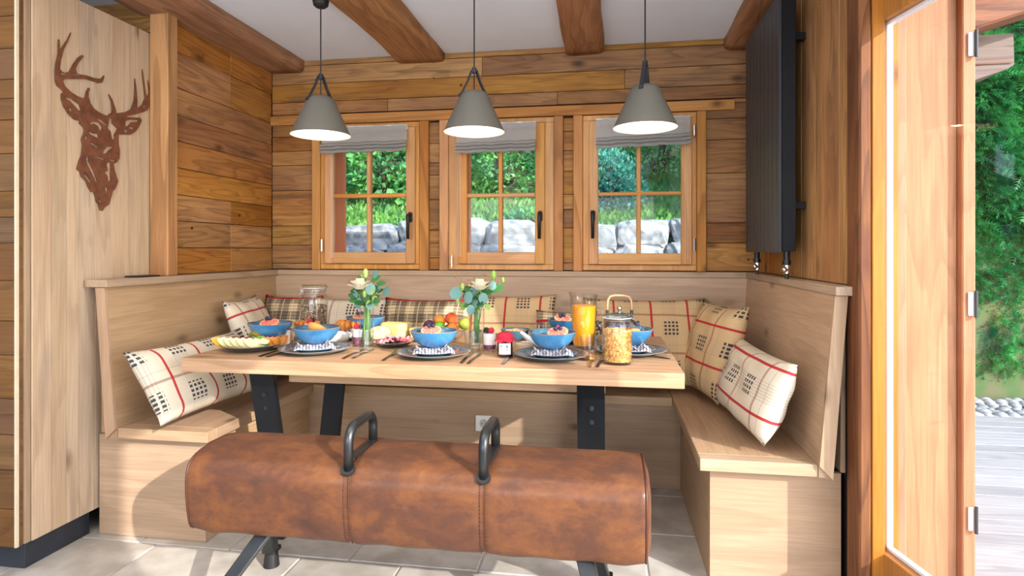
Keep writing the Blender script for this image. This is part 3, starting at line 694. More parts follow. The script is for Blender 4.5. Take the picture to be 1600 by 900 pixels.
# ================================================================ PENDANT LAMPS
def pendant(x, y, zb, rot, label, rx=0):
    p = thing('pendant_lamp', (x, y, zb), label, 'lamp', 'grey pendant lamps over the table')
    outer = [(.130, 0), (.1295, .002), (.108, .05), (.085, .10), (.070, .136), (.060, .157), (.045, .171), (.02, .177), (.0, .178)]
    inner = [(.0, .172), (.017, .171), (.036, .166), (.049, .154), (.062, .134), (.082, .097), (.105, .047), (.1275, .001)]
    mk('shade', lathe(B(), outer, 48, (x, y, zb)), 'shade', p, smooth=True)
    mk('shade_lining', lathe(B(), inner+[(.130, .0)], 48, (x, y, zb)), 'shade_in', p, smooth=True)
    mk('bulb', ball(B(), (x, y, zb+.085), .024, 3, (1, 1, 1.25)), 'bulb', p, smooth=True)
    mk('socket', tube(B(), [(x, y, zb+.117), (x, y, zb+.170)], .016, 16), 'white', p)
    st = B(); ca, sa = math.cos(rot), math.sin(rot)
    for s in (-1, 1):
        pr = [(0, .268), (.008*s, .262), (.026*s, .215), (.05*s, .168), (.064*s, .146)]
        L = []
        for (u, z) in pr:
            for w in (-.0085, .0085): L.append((x+ca*u-sa*w, y+sa*u+ca*w, zb+z))
        for th_ in (0,):
            vs = [st.verts.new(q) for q in L]; v2 = [st.verts.new((q[0]+ca*.0055*s, q[1]+sa*.0055*s, q[2]+.002)) for q in L]
            for k in range(0, len(vs)-2, 2):
                st.faces.new((vs[k], vs[k+1], vs[k+3], vs[k+2])); st.faces.new((v2[k], v2[k+2], v2[k+3], v2[k+1]))
                st.faces.new((vs[k], vs[k+2], v2[k+2], v2[k])); st.faces.new((vs[k+1], v2[k+1], v2[k+3], vs[k+3]))
            st.faces.new((vs[-2], vs[-1], v2[-1], v2[-2]))
        kx, ky = x+ca*.066*s, y+sa*.066*s
        tube(st, [(kx-ca*.006*s, ky-sa*.006*s, zb+.150), (kx+ca*.005*s, ky+sa*.005*s, zb+.152)], .0065, 10)
    tube(st, [(x, y, zb+.252), (x, y, zb+.275)], .010, 10)
    mk('strap', st, 'strap', p)
    mk('cord', tube(B(), [(x, y, zb+.17), (x, y, 2.30)], .003, 8), 'rubber', p)
    mk('ceiling_rose', lathe(B(), [(0, -.082), (.022, -.082), (.032, -.074), (.046, -.002), (.046, .0), (0, .0)], 28, (x, y, 2.345)), 'rubber', p, smooth=False)
    l = lamp('pendant_light', 'POINT', (x, y, zb+.045), 1.9, (1, .80, .55), shadow_soft_size=.03)
pendant(-1.26, 2.5, 1.692, 1.0, 'leftmost grey cone pendant lamp hanging in front of the left window')
pendant(-.56, 2.5, 1.685, .62, 'middle grey cone pendant lamp hanging in front of the middle window')
pendant(.155, 2.5, 1.680, 1.25, 'rightmost grey cone pendant lamp hanging in front of the right window')
# ================================================================ ROMAN BLINDS
def blind(x0, x1, zt, zb, tilt, chain, label):
    bl_ = thing('roman_blind', ((x0+x1)/2, 3.37, zb), label, 'blind', 'grey roman blinds')
    bm = B(); N = 24
    def sheet(prof, th_=.0):
        rows_ = []
        for (y, z) in prof:
            rr = []
            for i in range(N+1):
                t = i/N; w = .0022*math.sin(t*17+z*30)+.0016*math.sin(t*41+z*10)
                rr.append(bm.verts.new((x0+(x1-x0)*t, y+w*.6, z+tilt*(t-.5)*(1 if z < zt-.05 else 0)+w)))
            rows_.append(rr)
        for A, D in zip(rows_, rows_[1:]):
            for i in range(N): bm.faces.new((A[i], A[i+1], D[i+1], D[i]))
    H = zt-zb
    prof = [(3.368, zt), (3.364, zt-.012), (3.366, zb+.055), (3.352, zb+.046), (3.350, zb+.040), (3.366, zb+.052)]
    prof = [(3.366, zt), (3.361, zt-.02), (3.366, zt-.045), (3.364, zb+.062), (3.340, zb+.050), (3.337, zb+.044), (3.344, zb+.040), (3.366, zb+.046),
            (3.334, zb+.030), (3.330, zb+.024), (3.338, zb+.020), (3.366, zb+.028), (3.330, zb+.008), (3.325, zb+.001), (3.334, zb-.004), (3.366, zb+.004)]
    sheet(prof)
    f = mk('fabric', bm, 'linen', bl_, smooth=False)
    bx('head_rail', (x0, 3.366, zt-.028), (x1, 3.392, zt+.002), 'white', bl_)
    cm = B(); z = zt
    for dx in (0, .012):
        z = zb-.0
        while z > 1.14:
            ball(cm, (chain+dx, 3.372, z), .0026, 1); z -= .0085
    mk('bead_chain', cm, 'white', bl_, kind='stuff')
blind(-1.688, -1.157, 1.918, 1.762, .004, -1.632, 'grey linen roman blind over the left window')
blind(-.859, -.396, 1.910, 1.742, .006, -.85, 'grey linen roman blind over the middle window')
blind(-.06, .449, 1.912, 1.752, .012, .425, 'grey linen roman blind over the right window')
# ================================================================ OUTSIDE: deck, pebbles, hedge
dk = thing('deck', (2.5, 2, -.05), kind='structure')
y = -2.5; i = 0
while y < 4.95:
    x0 = 1.02 if y < 2.2 else 1.24
    bx('plank', (x0, y, -.075-.0), (7, y+.139, -.05-random.uniform(0, .002)), 'deck_x', dk, .003); y += .146
bx('ground', (1.2, -3, -.5), (12, 12, -.09), 'earth', None, 0, 'structure')
pb = thing('pebble_border', (2.8, 5.1, -.09), 'strip of grey rounded pebbles between the timber deck and the hedge', 'pebbles')
protos = []
for k in range(6):
    bm = ball(B(), (0, 0, 0), .05, 2)
    for v in bm.verts: v.co *= 1+.18*mnoise.noise(v.co*22+Vector((k*7, 0, 0)))
    me = bpy.data.meshes.new('pebble'); bm.to_mesh(me); bm.free(); me.materials.append(M['pebble'])
    for p in me.polygons: p.use_smooth = True
    protos.append(me)
k = 0
for j in range(7):
    x = 1.9
    while x < 4.2:
        o = bpy.data.objects.new('pebble', protos[k % 6]); k += 1; C.objects.link(o); o.parent = pb
        s = random.uniform(.55, 1.0); o.scale = (s*1.15, s, s*.7); o.rotation_euler = (0, 0, random.uniform(0, 6))
        o.location = (x-2.8, 4.99+j*.065-5.1+random.uniform(-.01, .01), .03+j*.004+random.uniform(-.005, .005)); x += random.uniform(.07, .1)
def leaves(name, parent, n, region, mat, size, frond=False, seed=1, up=.3):
    """many small leaf blades; region(rnd) -> point, outward normal"""
    rnd = random.Random(seed); V = []; F = []
    for _ in range(n):
        p, nr = region(rnd)
        d = (nr+Vector((rnd.uniform(-.8, .8), rnd.uniform(-.8, .8), rnd.uniform(-.5, .5)+up))).normalized()
        sd_ = d.cross(Vector((rnd.uniform(-1, 1), rnd.uniform(-1, 1), rnd.uniform(-.3, 1)))).normalized(); nn = d.cross(sd_)
        L = size*rnd.uniform(.6, 1.3)
        if frond:
            # flat feathery spray: curved spine with narrow side blades
            for q in range(4):
                for s in (-1, 1):
                    a = p+d*L*(q*.24)-Vector((0, 0, L*.05*q*q*.3)); tip = a+(d*.55+sd_*s*.75).normalized()*L*(.55-.1*q)
                    w = nn.cross(tip-a).normalized()*L*.06+d*L*.02
                    i0 = len(V); V += [a-w, a+w, tip]; F.append((i0, i0+1, i0+2))
            a = p; tip = p+d*L*1.2-Vector((0, 0, L*.2)); w = sd_*L*.05; i0 = len(V); V += [a-w, a+w, tip]; F.append((i0, i0+1, i0+2))
        else:
            w = sd_*L*.38; i0 = len(V)
            V += [p, p+d*L*.35+w, p+d*L, p+d*L*.35-w, p+d*L*.45+nn*L*.08]
            F += [(i0, i0+1, i0+4), (i0+1, i0+2, i0+4), (i0+2, i0+3, i0+4), (i0+3, i0, i0+4)]
    me = bpy.data.meshes.new(name); me.from_pydata([tuple(v) for v in V], [], F); me.materials.append(M[mat])
    o = bpy.data.objects.new(name, me); C.objects.link(o); o.parent = parent; WL[o.name] = Vector((0, 0, 0))
    if parent is not None: o.location = -WL[parent.name]
    o['kind'] = 'stuff'; return o
hg = thing('thuja_hedge', (3.3, 5.7, -.1), 'tall dense green conifer hedge behind the timber deck', 'hedge')
def hreg(r):
    x = r.uniform(1.5, 5.2); z = r.uniform(-.02, 4.3); b = .13*mnoise.noise(Vector((x*2.2, z*1.8, 3)))+.07*mnoise.noise(Vector((x*6, z*5, 9)))
    return Vector((x, 5.52-b-r.random()**2*.0+r.uniform(0, .16)+(.1 if z < .15 else 0), z)), Vector((0, -1, 0))
leaves('foliage', hg, 42000, hreg, 'hedge', .085, True, 3, -.25)
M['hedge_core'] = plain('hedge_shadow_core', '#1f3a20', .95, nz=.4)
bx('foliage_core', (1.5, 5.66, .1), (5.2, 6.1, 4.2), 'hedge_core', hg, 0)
for k in range(5): mk('trunk', tube(B(), [(2.0+k*.6, 5.75, -.1), (2.02+k*.6, 5.75, .5)], .04, 8), 'bark', hg)
# eave timbers outside
eb = thing('eave_bracket', (1.24, 2.9, 1.9), 'weathered reddish timber bracket end under the eaves outside', 'timber')
mk('bracket_block', prism(B(), [(1.237, 2.128), (1.742, 2.118), (1.745, 1.985), (1.72, 1.968), (1.59, 1.925), (1.50, 1.912), (1.237, 1.905)], 'y', 2.9, 3.08), 'gray_x', eb)
bx('bracket_seam', (1.3, 2.894, 1.99), (1.73, 2.8995, 1.996), 'darkbeam', eb, 0)
rb = B(); box(rb, (1.24, 2.72, 2.1), (2.6, 2.89, 2.42), .01)
for v in rb.verts: v.co.z += (v.co.x-1.6)*.30+.02
tag(mk('eave_rafter', rb, 'darkbeam'), 'dark stained timber sloping up above the weathered bracket outside', 'timber')
# ================================================================ OUTSIDE: garden behind the windows
gr = B(); pts = [(4.0, -.3), (5.62, 1.0), (5.66, 1.36), (6.2, 1.55), (7.2, 2.0), (8.5, 2.7), (10.5, 3.4)]
pts = [(5.45, -.3), (5.62, 1.30), (6.2, 1.50), (7.2, 1.95), (8.5, 2.7), (11, 3.6)]
N = 40; rows_ = []
for (yy_, z) in pts: rows_.append([gr.verts.new((-7+11.2*i/N, yy_, z+(.12*mnoise.noise(Vector((i*.4, yy_, 0))) if z > 1.4 else 0))) for i in range(N+1)])
for A, D in zip(rows_, rows_[1:]):
    for i in range(N): gr.faces.new((A[i], A[i+1], D[i+1], D[i]))
bank = mk('garden_bank', gr, 'earth', kind='structure')
def greg(r):
    x = r.uniform(-5, 2.6); t = r.random(); yy_ = 5.66+t*1.9; z = 1.32+t*.62+(.18*t*t)
    return Vector((x, yy_, z)), Vector((0, -.2, 1))
leaves('grass', bank, 16000, greg, 'grass', .07, False, 5, 1.5)
sw = thing('retaining_wall', (-1, 5.5, .3), 'dry stone retaining wall of big pale boulders seen through the windows', 'stone wall')
rs = random.Random(11); z = .35
for rowi, (zc_, hh) in enumerate(((.50, .34), (.80, .32), (1.08, .30), (1.32, .25))):
    x = -4.6+rs.uniform(0, .2)
    while x < 2.4:
        w = rs.uniform(.28, .62); bm = ball(B(), (0, 0, 0), 1, 3)
        sx, sy, sz = w/2*1.05, .17, hh/2*1.08
        for v in bm.verts:
            c = v.co; q = Vector([math.copysign(abs(t)**.55, t) for t in c])
            q *= 1+.26*mnoise.noise(c*1.5+Vector((x, zc_, 0)))+.12*mnoise.noise(c*4+Vector((x, 0, 0)))+.05*mnoise.noise(c*11)
            v.co = Vector((x+w/2+q.x*sx, 5.46+q.y*sy+rs.uniform(0, .0)+zc_*.12, zc_+q.z*sz+.03*math.sin(x*3)))
        mk('stone', bm, 'rock', sw, smooth=False); x += w+.005
def shrub(x, y, z, rx, rz, mat, label, n=5200, size=.06, seed=0, ry=None):
    t = thing('garden_shrub', (x, y, z), label, 'shrub', None); ry = ry or rx*.7
    def reg(r):
        a, b_ = r.uniform(0, 6.28), math.acos(r.uniform(-.6, 1)); q = r.uniform(.72, 1.02)
        d = Vector((math.cos(a)*math.sin(b_), math.sin(a)*math.sin(b_), math.cos(b_)))
        k_ = 1+.3*mnoise.noise(d*2.2+Vector((seed, 0, 0)))
        return Vector((x+d.x*rx*q*k_, y+d.y*ry*q*k_, z+rz*.62+d.z*rz*q*k_)), d
    leaves('foliage', t, n, reg, mat, size, False, seed+20)
    bm = B()
    for k in range(5): tube(bm, [(x, y, z), (x+.3*rx*math.cos(k*1.3), y+.2*math.sin(k), z+rz*.7), (x+.7*rx*math.cos(k*1.3), y+.3*math.sin(k), z+rz*1.3)], [.03, .02, .008], 6)
    mk('branches', bm, 'bark', t)
shrub(-3.85, 7.3, 1.9, .62, .9, 'bush2', 'blue green shrub behind the left half of the left window', seed=1)
shrub(-2.62, 6.75, 1.78, .52, .95, 'bush', 'large leaved bright green shrub behind the right half of the left window', 3800, .10, 2)
shrub(-1.2, 7.15, 1.85, .75, .95, 'bush', 'yellow green shrub behind the middle window', 7000, .06, 3)
shrub(-.05, 6.5, 1.58, .42, .42, 'bush2', 'low dark bush spilling over the stones right of the middle window', 4000, .055, 4)
shrub(.62, 7.5, 2.0, .66, .9, 'bush', 'green shrub behind the left half of the right window', seed=5)
shrub(1.95, 7.2, 1.9, .62, 1.0, 'bush2', 'dark blue green shrub behind the right half of the right window', seed=6)
shrub(1.25, 6.15, 1.40, .42, .3, 'bush2', 'small bush on top of the stone wall below the right window panes', 3000, .05, 7)
shrub(-.75, 5.95, 1.36, .3, .14, 'bush', 'trailing green plant hanging over the stones below the middle window', 1500, .05, 8)
hb2 = thing('far_hedge', (-1, 9.5, 2.6), 'tall blue green hedge closing the garden behind the shrubs', 'hedge')
def h2(r):
    x = r.uniform(-7, 4.2); z = r.uniform(2.2, 6.5); return Vector((x, 8.8+.35*mnoise.noise(Vector((x, z, 1)))+r.uniform(0, .3), z)), Vector((0, -1, 0))
leaves('foliage', hb2, 22000, h2, 'bush2', .14, False, 12, 0)
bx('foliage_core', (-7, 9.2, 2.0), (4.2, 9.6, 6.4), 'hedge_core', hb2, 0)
# ================================================================ CUSHIONS
def cushion(label, BL, BR, TL, mat, T=.12, off=(0, 0), rot=False, seed=0, curl=0):
    BL, BR, TL = Vector(BL), Vector(BR), Vector(TL); U = BR-BL; V = TL-BL; n = U.cross(V).normalized()
    Lu, Lv = U.length, V.length; NU, NV = 30, 22; bm = B(); uvl = bm.loops.layers.uv.new('UV'); base = BL+n*(T*.42)
    def pt(i, j, side):
        a, b_ = 2*i/NU-1, 2*j/NV-1
        sx = 1-.055*(1-abs(b_)**2.4)*abs(a)**3; sy = 1-.075*(1-abs(a)**2.4)*abs(b_)**3
        prof = (max(0, 1-abs(a)**3.2)*max(0, 1-abs(b_)**3.2))**.55
        h = T*.5*prof*side
        q = base+U*(.5+.5*a*sx)+V*(.5+.5*b_*sy)
        w = mnoise.noise(Vector((a*2.2+seed*3, b_*2.2, side)))*.016*prof+.007*math.sin((a+b_*.6)*9+seed)*prof*(1-prof*.6)
        q += n*(h+w*side*.8)+n*curl*a*a
        for_z = .463+.001*(side > 0)
        if q.z < for_z: q.z = for_z
        return q
    vs = {}
    for side in (1, -1):
        for i in range(NU+1):
            for j in range(NV+1):
                e = i in (0, NU) or j in (0, NV)
                if side == -1 and e: vs[i, j, -1] = vs[i, j, 1]
                else: vs[i, j, side] = bm.verts.new(pt(i, j, side))
    for side in (1, -1):
        for i in range(NU):
            for j in range(NV):
                q = [(i, j), (i+1, j), (i+1, j+1), (i, j+1)]
                if side < 0: q = q[::-1]
                f = bm.faces.new([vs[a, b_, side] for a, b_ in q]); f.smooth = True
                for lp, (a, b_) in zip(f.loops, q):
                    uu, vv = a/NU*Lu, b_/NV*Lv
                    if rot: uu, vv = vv, uu
                    lp[uvl].uv = (uu+off[0], vv+off[1])
    o = mk('cushion', bm, mat, smooth=True)
    for m_ in ():
        pass
    tag(o, label, 'cushion', 'plaid cushions along the corner bench'); return o
cushion('cream plaid cushion with red bands lying on the left seat at its near end', (-1.745, 2.06, .475), (-1.71, 2.72, .475), (-1.90, 2.05, .755), 'cush', .14, (.10, .0), False, 1)
cushion('cream plaid cushion standing in the far left corner against the left backrest', (-1.73, 2.72, .47), (-1.83, 3.16, .47), (-1.93, 2.69, .905), 'cush', .13, (.0, .1), True, 2)
cushion('dark grey tartan cushion half hidden behind the tall muesli jar', (-1.97, 3.16, .47), (-1.62, 3.19, .47), (-1.99, 3.30, .905), 'cush3', .11, (0, 0), False, 3)
cushion('cream plaid cushion with horizontal red band behind the left flower vase', (-1.67, 3.14, .47), (-1.20, 3.17, .47), (-1.68, 3.29, .892), 'cush', .12, (.115, .03), True, 4)
cushion('dark grey tartan cushion behind the cheese and the fruit', (-1.235, 3.12, .47), (-.74, 3.13, .47), (-1.235, 3.27, .90), 'cush3', .12, (.03, .0), False, 5)
cushion('beige plaid cushion with upright red bands behind the right flower vase', (-.79, 3.17, .47), (-.27, 3.17, .47), (-.79, 3.31, .925), 'cush2', .12, (.14, .06), False, 6)
cushion('small checked cushion slumped between two beige ones behind the juice pitcher', (-.37, 3.04, .47), (-.05, 3.04, .47), (-.37, 3.19, .85), 'cush3', .10, (.02, .1), False, 7)
cushion('large beige plaid cushion against the back rest right of the juice pitcher', (-.12, 3.10, .47), (.52, 3.14, .47), (-.13, 3.28, .905), 'cush2', .14, (.04, .0), False, 8)
cushion('tall beige plaid cushion leaning in the far right corner of the bench', (.44, 3.24, .47), (.55, 2.80, .47), (.565, 3.20, .915), 'cush2', .15, (.04, .03), True, 9)
cushion('white plaid cushion with red bands at the near end of the right seat', (.555, 2.84, .475), (.60, 2.20, .475), (.655, 2.80, .77), 'cush', .15, (.11, .0), True, 10)
# ================================================================ TABLEWARE
TZ = .7605
def glaze(name, a, b_, rim='#8a7a6a'):
    m, nt, b = newmat(name); v, _ = objvec(nt)
    n = noise(nt, v, 9, 4, .5); s = noise(nt, v, 220, 2)
    c = mixc(nt, ramp(nt, n, [(.3, 0.0), (.7, 1.0)]), col(a), col(b_)); c = mixc(nt, ramp(nt, s, [(.62, 0.0), (.7, .6)]), c, col('#1c2a36'))
    nt.links.new(c, b.inputs['Base Color']); b.inputs['Roughness'].default_value = .16; b.inputs['Coat Weight'].default_value = .6; b.inputs['Coat Roughness'].default_value = .05
    return m
M['blue'] = glaze('blue_stoneware_glaze', '#44819f', '#2f6687'); M['blue_l'] = glaze('light_blue_glaze', '#4f92c0', '#3573a4')
M['navy'] = glaze('navy_inner_glaze', '#34546e', '#4b7a98'); M['slateg'] = glaze('dark_slate_glaze', '#3a3c40', '#2a2c30'); M['rimc'] = plain('bare_clay_rim', '#8c7d70', .6)
def napmat():
    m, nt, b = newmat('striped_napkin'); v, _ = objvec(nt, False); sp = nt.nodes.new('ShaderNodeSeparateXYZ'); nt.links.new(v, sp.inputs[0])
    f = E(nt, sp.outputs[0]).band(.012, 0, .004)
    nt.links.new(mixc(nt, f, col('#bfbbc3'), col('#6d6878')), b.inputs['Base Color']); b.inputs['Roughness'].default_value = .9; return m
M['napkin'] = napmat()
def fleshmat():
    m, nt, b = newmat('grapefruit_flesh'); v, _ = objvec(nt, False); sp = nt.nodes.new('ShaderNodeSeparateXYZ'); nt.links.new(v, sp.inputs[0])
    x, y = E(nt, sp.outputs[0]), E(nt, sp.outputs[1]); ang = y.op('ARCTAN2', x); r = (x*x+y*y).op('SQRT')
    seg = (ang*(10/6.2832)+5).fract(); line = seg.lt(.09).mx(seg.gt(.93)).mx(r.gt(.0355)).mx(r.lt(.004))
    n = noise(nt, vmath(nt, 'MULTIPLY', v, (90, 90, 90)), 1, 2)
    c = mixc(nt, n, col('#e0605a'), col('#f08a7a')); c = mixc(nt, line*.85, c, col('#f8d2bc'))
    nt.links.new(c, b.inputs['Base Color']); b.inputs['Roughness'].default_value = .25; return m
M['gflesh'] = fleshmat(); M['grind'] = plain('grapefruit_rind', '#eaa050', .45, nz=.08, nscale=60)
M['blueb'] = plain('blueberry_skin', '#181b30', .5, nz=.3, nscale=60, c2='#2a3150'); M['rasp'] = plain('raspberry_flesh', '#c8203a', .4, nz=.25, nscale=80, sss=.1)
M['blackb'] = plain('blackberry_flesh', '#1c1626', .35)
def plate(name, label, cat, loc, r, mat, h=.02, parts=True, group=None, wob=.006):
    t = thing(name, (0, 0, 0), label, cat, group)
    pr = [(0, .0), (r*.62, .0), (r*.66, .002), (r*.86, h*.55), (r*.985, h*.93), (r, h), (r*.975, h), (r*.85, h*.62+.003), (r*.66, .0065), (0, .0055)]
    mk('dish', lathe(B(), pr, 56, wob=wob), mat, t, center=False, smooth=True)
    mk('rim', lathe(B(), [(r*.984, h*.935), (r*1.003, h*.985), (r*1.0, h*1.06), (r*.975, h*1.02)], 56, wob=wob), 'rimc', t, center=False, smooth=True)
    t.location = loc; return t
def bowl(name, label, loc, r, h, wob=.02, ph=0, mo='blue_l', mi='navy', group=None, rz=0):
    t = thing(name, (0, 0, 0), label, 'bowl', group)
    out = [(0, 0), (r*.38, 0), (r*.42, .003), (r*.66, h*.22), (r*.86, h*.55), (r*.96, h*.85), (r, h)]
    inn = [(r, h), (r*.975, h*1.01), (r*.93, h*.85), (r*.83, h*.56), (r*.62, h*.26), (r*.3, h*.12), (0, h*.1)]
    mk('outer_wall', lathe(B(), out, 48, wob=wob, ph=ph), mo, t, center=False, smooth=True)
    mk('inner_glaze', lathe(B(), inn, 48, wob=wob, ph=ph), mi, t, center=False, smooth=True)
    mk('rim', lathe(B(), [(r*.995, h*.985), (r*1.006, h), (r*.99, h*1.025), (r*.972, h*1.01)], 48, wob=wob, ph=ph), 'rimc', t, center=False, smooth=True)
    t.location = loc; t.rotation_euler.z = rz; return t
def napkin(label, loc, seed, rz):
    """cloth folded to a zigzag that shows under the front half of the bowl"""
    bm = B(); NX, NY = 60, 8; rs3 = random.Random(seed)
    pk = [(-.058, .022, .022), (-.022+rs3.uniform(-.006, .006), .011, .016), (.020+rs3.uniform(-.006, .006), .009, .016), (.057, .024, .022)]
    for layer in range(4):
        top = []; bot = []; Lx = .080-.003*layer
        for i in range(NX+1):
            rt = []; rb_ = []
            for j in range(NY+1):
                x = -Lx+2*Lx*i/NX; v = j/NY; y = -.078-.012*(1-abs(x)/.09)+.075*v+.004*math.sin(x*60+layer)
                rise = sum(h*max(0, 1-abs(x-c+.003*layer)/w_) for c, h, w_ in pk)*(1-.75*v)
                z = .003+layer*.0036+rise*(.72+.12*layer)
                rt.append(bm.verts.new((x, y-.002*layer, z+.0013))); rb_.append(bm.verts.new((x, y-.002*layer, max(.0005, z-.0013-(rise*.5 if layer == 0 else 0)))))
            top.append(rt); bot.append(rb_)
        for i in range(NX):
            for j in range(NY):
                bm.faces.new((top[i][j], top[i+1][j], top[i+1][j+1], top[i][j+1])); bm.faces.new((bot[i][j], bot[i][j+1], bot[i+1][j+1], bot[i+1][j]))
            bm.faces.new((top[i][0], bot[i][0], bot[i+1][0], top[i+1][0]))
        for j in range(NY):
            bm.faces.new((top[0][j], top[0][j+1], bot[0][j+1], bot[0][j])); bm.faces.new((top[NX][j], bot[NX][j], bot[NX][j+1], top[NX][j+1]))
    o = mk('napkin', bm, 'napkin', center=False); tag(o, label, 'napkin', 'striped napkins under the bowls')
    o.location = loc; o.rotation_euler.z = rz; return o
def grapefruit():
    t = thing('grapefruit_half', (0, 0, 0), 'x', 'fruit')
    r = .041; pr = [(0, -.034)]+[(r*math.sin(a), -.034*math.cos(a)) for a in [math.pi/2*k/9 for k in range(1, 10)]]+[(r*.93, .0008)]
    mk('rind', lathe(B(), pr, 40), 'grind', t, center=False, smooth=True)
    mk('flesh', lathe(B(), [(r*.93, .0008), (r*.9, .0012), (0, .0014)], 40), 'gflesh', t, center=False)
    return t
def berrymesh(kind):
    bm = B()
    if kind == 'blueberry':
        ball(bm, (0, 0, .0075), .0078, 2, (1, 1, .9))
        tube(bm, [(0, 0, .0138), (0, 0, .0158)], [.0022, .0034], 7)
    else:
        for k in range(34):
            z = 1-(k+.5)/34*1.75; a = k*2.399; rr = math.sqrt(max(0, 1-z*z)); ball(bm, (.0078*rr*math.cos(a), .0078*rr*math.sin(a), .0088+z*.0082), .0034, 1)
        ball(bm, (0, 0, .008), .0078, 1)
    me = bpy.data.meshes.new(kind); bm.to_mesh(me); bm.free()
    for p in me.polygons: p.use_smooth = True
    me.materials.append(M[{'blueberry': 'blueb', 'raspberry': 'rasp', 'blackberry': 'blackb'}[kind]]); return me
BER = {k: berrymesh(k) for k in ('blueberry', 'raspberry', 'blackberry')}
def berry(kind, loc, label, group, s=1, rot=None):
    o = bpy.data.objects.new(kind, BER[kind]); C.objects.link(o); o.location = loc; o.scale = (s, s, s)
    o.rotation_euler = rot or (random.uniform(-.4, .4), random.uniform(-.4, .4), random.uniform(0, 6))
    tag(o, label, 'berry', group); return o
gf0 = None
GFM = grapefruit()
settings = [  # x, y, place, bowl turn, grapefruit offset, tilt
 (-1.188, 2.308, 'front left place', .2, (.016, -.012), (R(-34), R(14))),
 (-.678, 2.297, 'front middle place', 1.1, (-.012, -.008), (R(20), R(3))),
 (-.211, 2.330, 'front right place', 2.0, (.022, -.010), (R(22), R(-6))),
 (.095, 2.476, 'right end place', 2.7, (-.002, -.012), (R(-4), R(4))),
 (-1.460, 2.422, 'left end place', .7, (-.006, .0), (R(18), R(3))),
 (-1.149, 2.724, 'place behind the left flower vase', 1.9, (-.02, .0), (R(8), R(0))),
 (-.182, 2.785, 'place behind the juice pitcher', 3.1, (-.02, .0), (R(16), R(6)))]
first = None
for i, (x, y, nm, bz, go, tl) in enumerate(settings):
    vr = math.atan2(x, y)*-1
    if first is None:
        pl = plate('dinner_plate', 'x', 'plate', (0, 0, 0), .145, 'blue', .02); sp_ = plate('side_plate', 'x', 'plate', (0, 0, 0), .100, 'navy', .016); bo = bowl('breakfast_bowl', 'x', (0, 0, 0), .094, .066, .018)
        first = (pl, sp_, bo); gf = GFM
    else: pl, sp_, bo = [copy_tree(q) for q in first]; gf = copy_tree(GFM)
    place(pl, (x, y, TZ), i*1.3, 'large blue stoneware dinner plate at the '+nm); pl['group'] = 'blue dinner plates'
    place(sp_, (x, y, TZ+.0075), i*.7, 'small dark blue plate stacked at the '+nm); sp_['group'] = 'small stacked plates'
    napkin('striped cloth napkin folded under the bowl at the '+nm, (x, y, TZ+.0185), i, vr)
    sc = {5: .98, 6: .98}.get(i, 1)
    place(bo, (x, y+.008, TZ+.0345), bz, 'light blue stoneware bowl at the '+nm, scale=(sc, sc, sc)); bo['group'] = 'blue breakfast bowls'
    gz = TZ+.0345+.068
    place(gf, (x+go[0], y+go[1]+.008, gz), 0, 'pink grapefruit half in the bowl at the '+nm, rot=(tl[0], tl[1], 0)); gf['group'] = 'grapefruit halves in the bowls'
    nb = 6 if i == 3 else 2
    for k in range(nb):
        off = (-.009+.018*k, .004*(-1)**k) if nb == 2 else (random.uniform(-.05, .05), random.uniform(-.02, .01))
        zz_ = gz+.004+.002*k+(-.006 if i == 0 else 0)+(.004 if i in (4, 1) else 0)
        berry('blueberry', (x+go[0]+off[0]+(-.02 if i == 0 else 0), y+go[1]+off[1]+(.0 if i else .01), zz_), ('left', 'right')[k]+' dark blueberry on the grapefruit at the '+nm if nb == 2 else 'dark blueberry, %s in the right end bowl' % ('nearest the table end', 'in the front', 'at the back rim', 'by the cereal jar', 'in the middle', 'on the grapefruit skin')[k], 'blueberries on the grapefruits', 1.25)
# cutlery
def fork_or_knife(kind):
    t = thing(kind, (0, 0, 0), 'x', 'cutlery'); bm = B()
    n = 12
    def strip(rows):
        A = [[bm.verts.new((sx*w, y, z+t_)) for sx in (-1, 1) for t_ in (0, .0022)] for (y, w, z) in rows]
        for a, b_ in zip(A, A[1:]):
            for p, q in ((0, 1), (1, 3), (3, 2), (2, 0)): bm.faces.new((a[p], a[q], b_[q], b_[p]))
        for e in (A[0], A[-1]): bm.faces.new((e[0], e[1], e[3], e[2]))
    strip([(0, .0045, .001), (.01, .0062, .001), (.05, .0052, .003), (.10, .0038, .004), (.125, .0035, .003)])
    bmesh.ops.recalc_face_normals(bm, faces=bm.faces)
    mk('handle', bm, 'cutlery', t, center=False); bm = B()
    if kind == 'knife':
        strip([(.125, .0035, .003), (.135, .0075, .0015), (.18, .0085, .001), (.21, .006, .001), (.225, .001, .001)])
        bmesh.ops.recalc_face_normals(bm, faces=bm.faces); mk('blade', bm, 'chrome', t, center=False)
    else:
        strip([(.125, .0035, .003), (.135, .008, .0), (.15, .011, .001), (.16, .011, .003)])
        for k in range(4):
            x = -.0088+k*.00587; A = [bm.verts.new((x+sx*.0016, y, z)) for y, z in ((.16, .003), (.2, .011)) for sx in (-1, 1)]
            A2 = [bm.verts.new(v.co+Vector((0, 0, .002))) for v in A]
            bm.faces.new((A[0], A[1], A[3], A[2])); bm.faces.new((A2[0], A2[2], A2[3], A2[1])); bm.faces.new((A[0], A[2], A2[2], A2[0])); bm.faces.new((A[1], A2[1], A2[3], A[3]))
        bmesh.ops.recalc_face_normals(bm, faces=bm.faces); mk('tines', bm, 'chrome', t, center=False)
    return t
FK, KN = fork_or_knife('fork'), fork_or_knife('knife'); used = {'fork': 0, 'knife': 0}
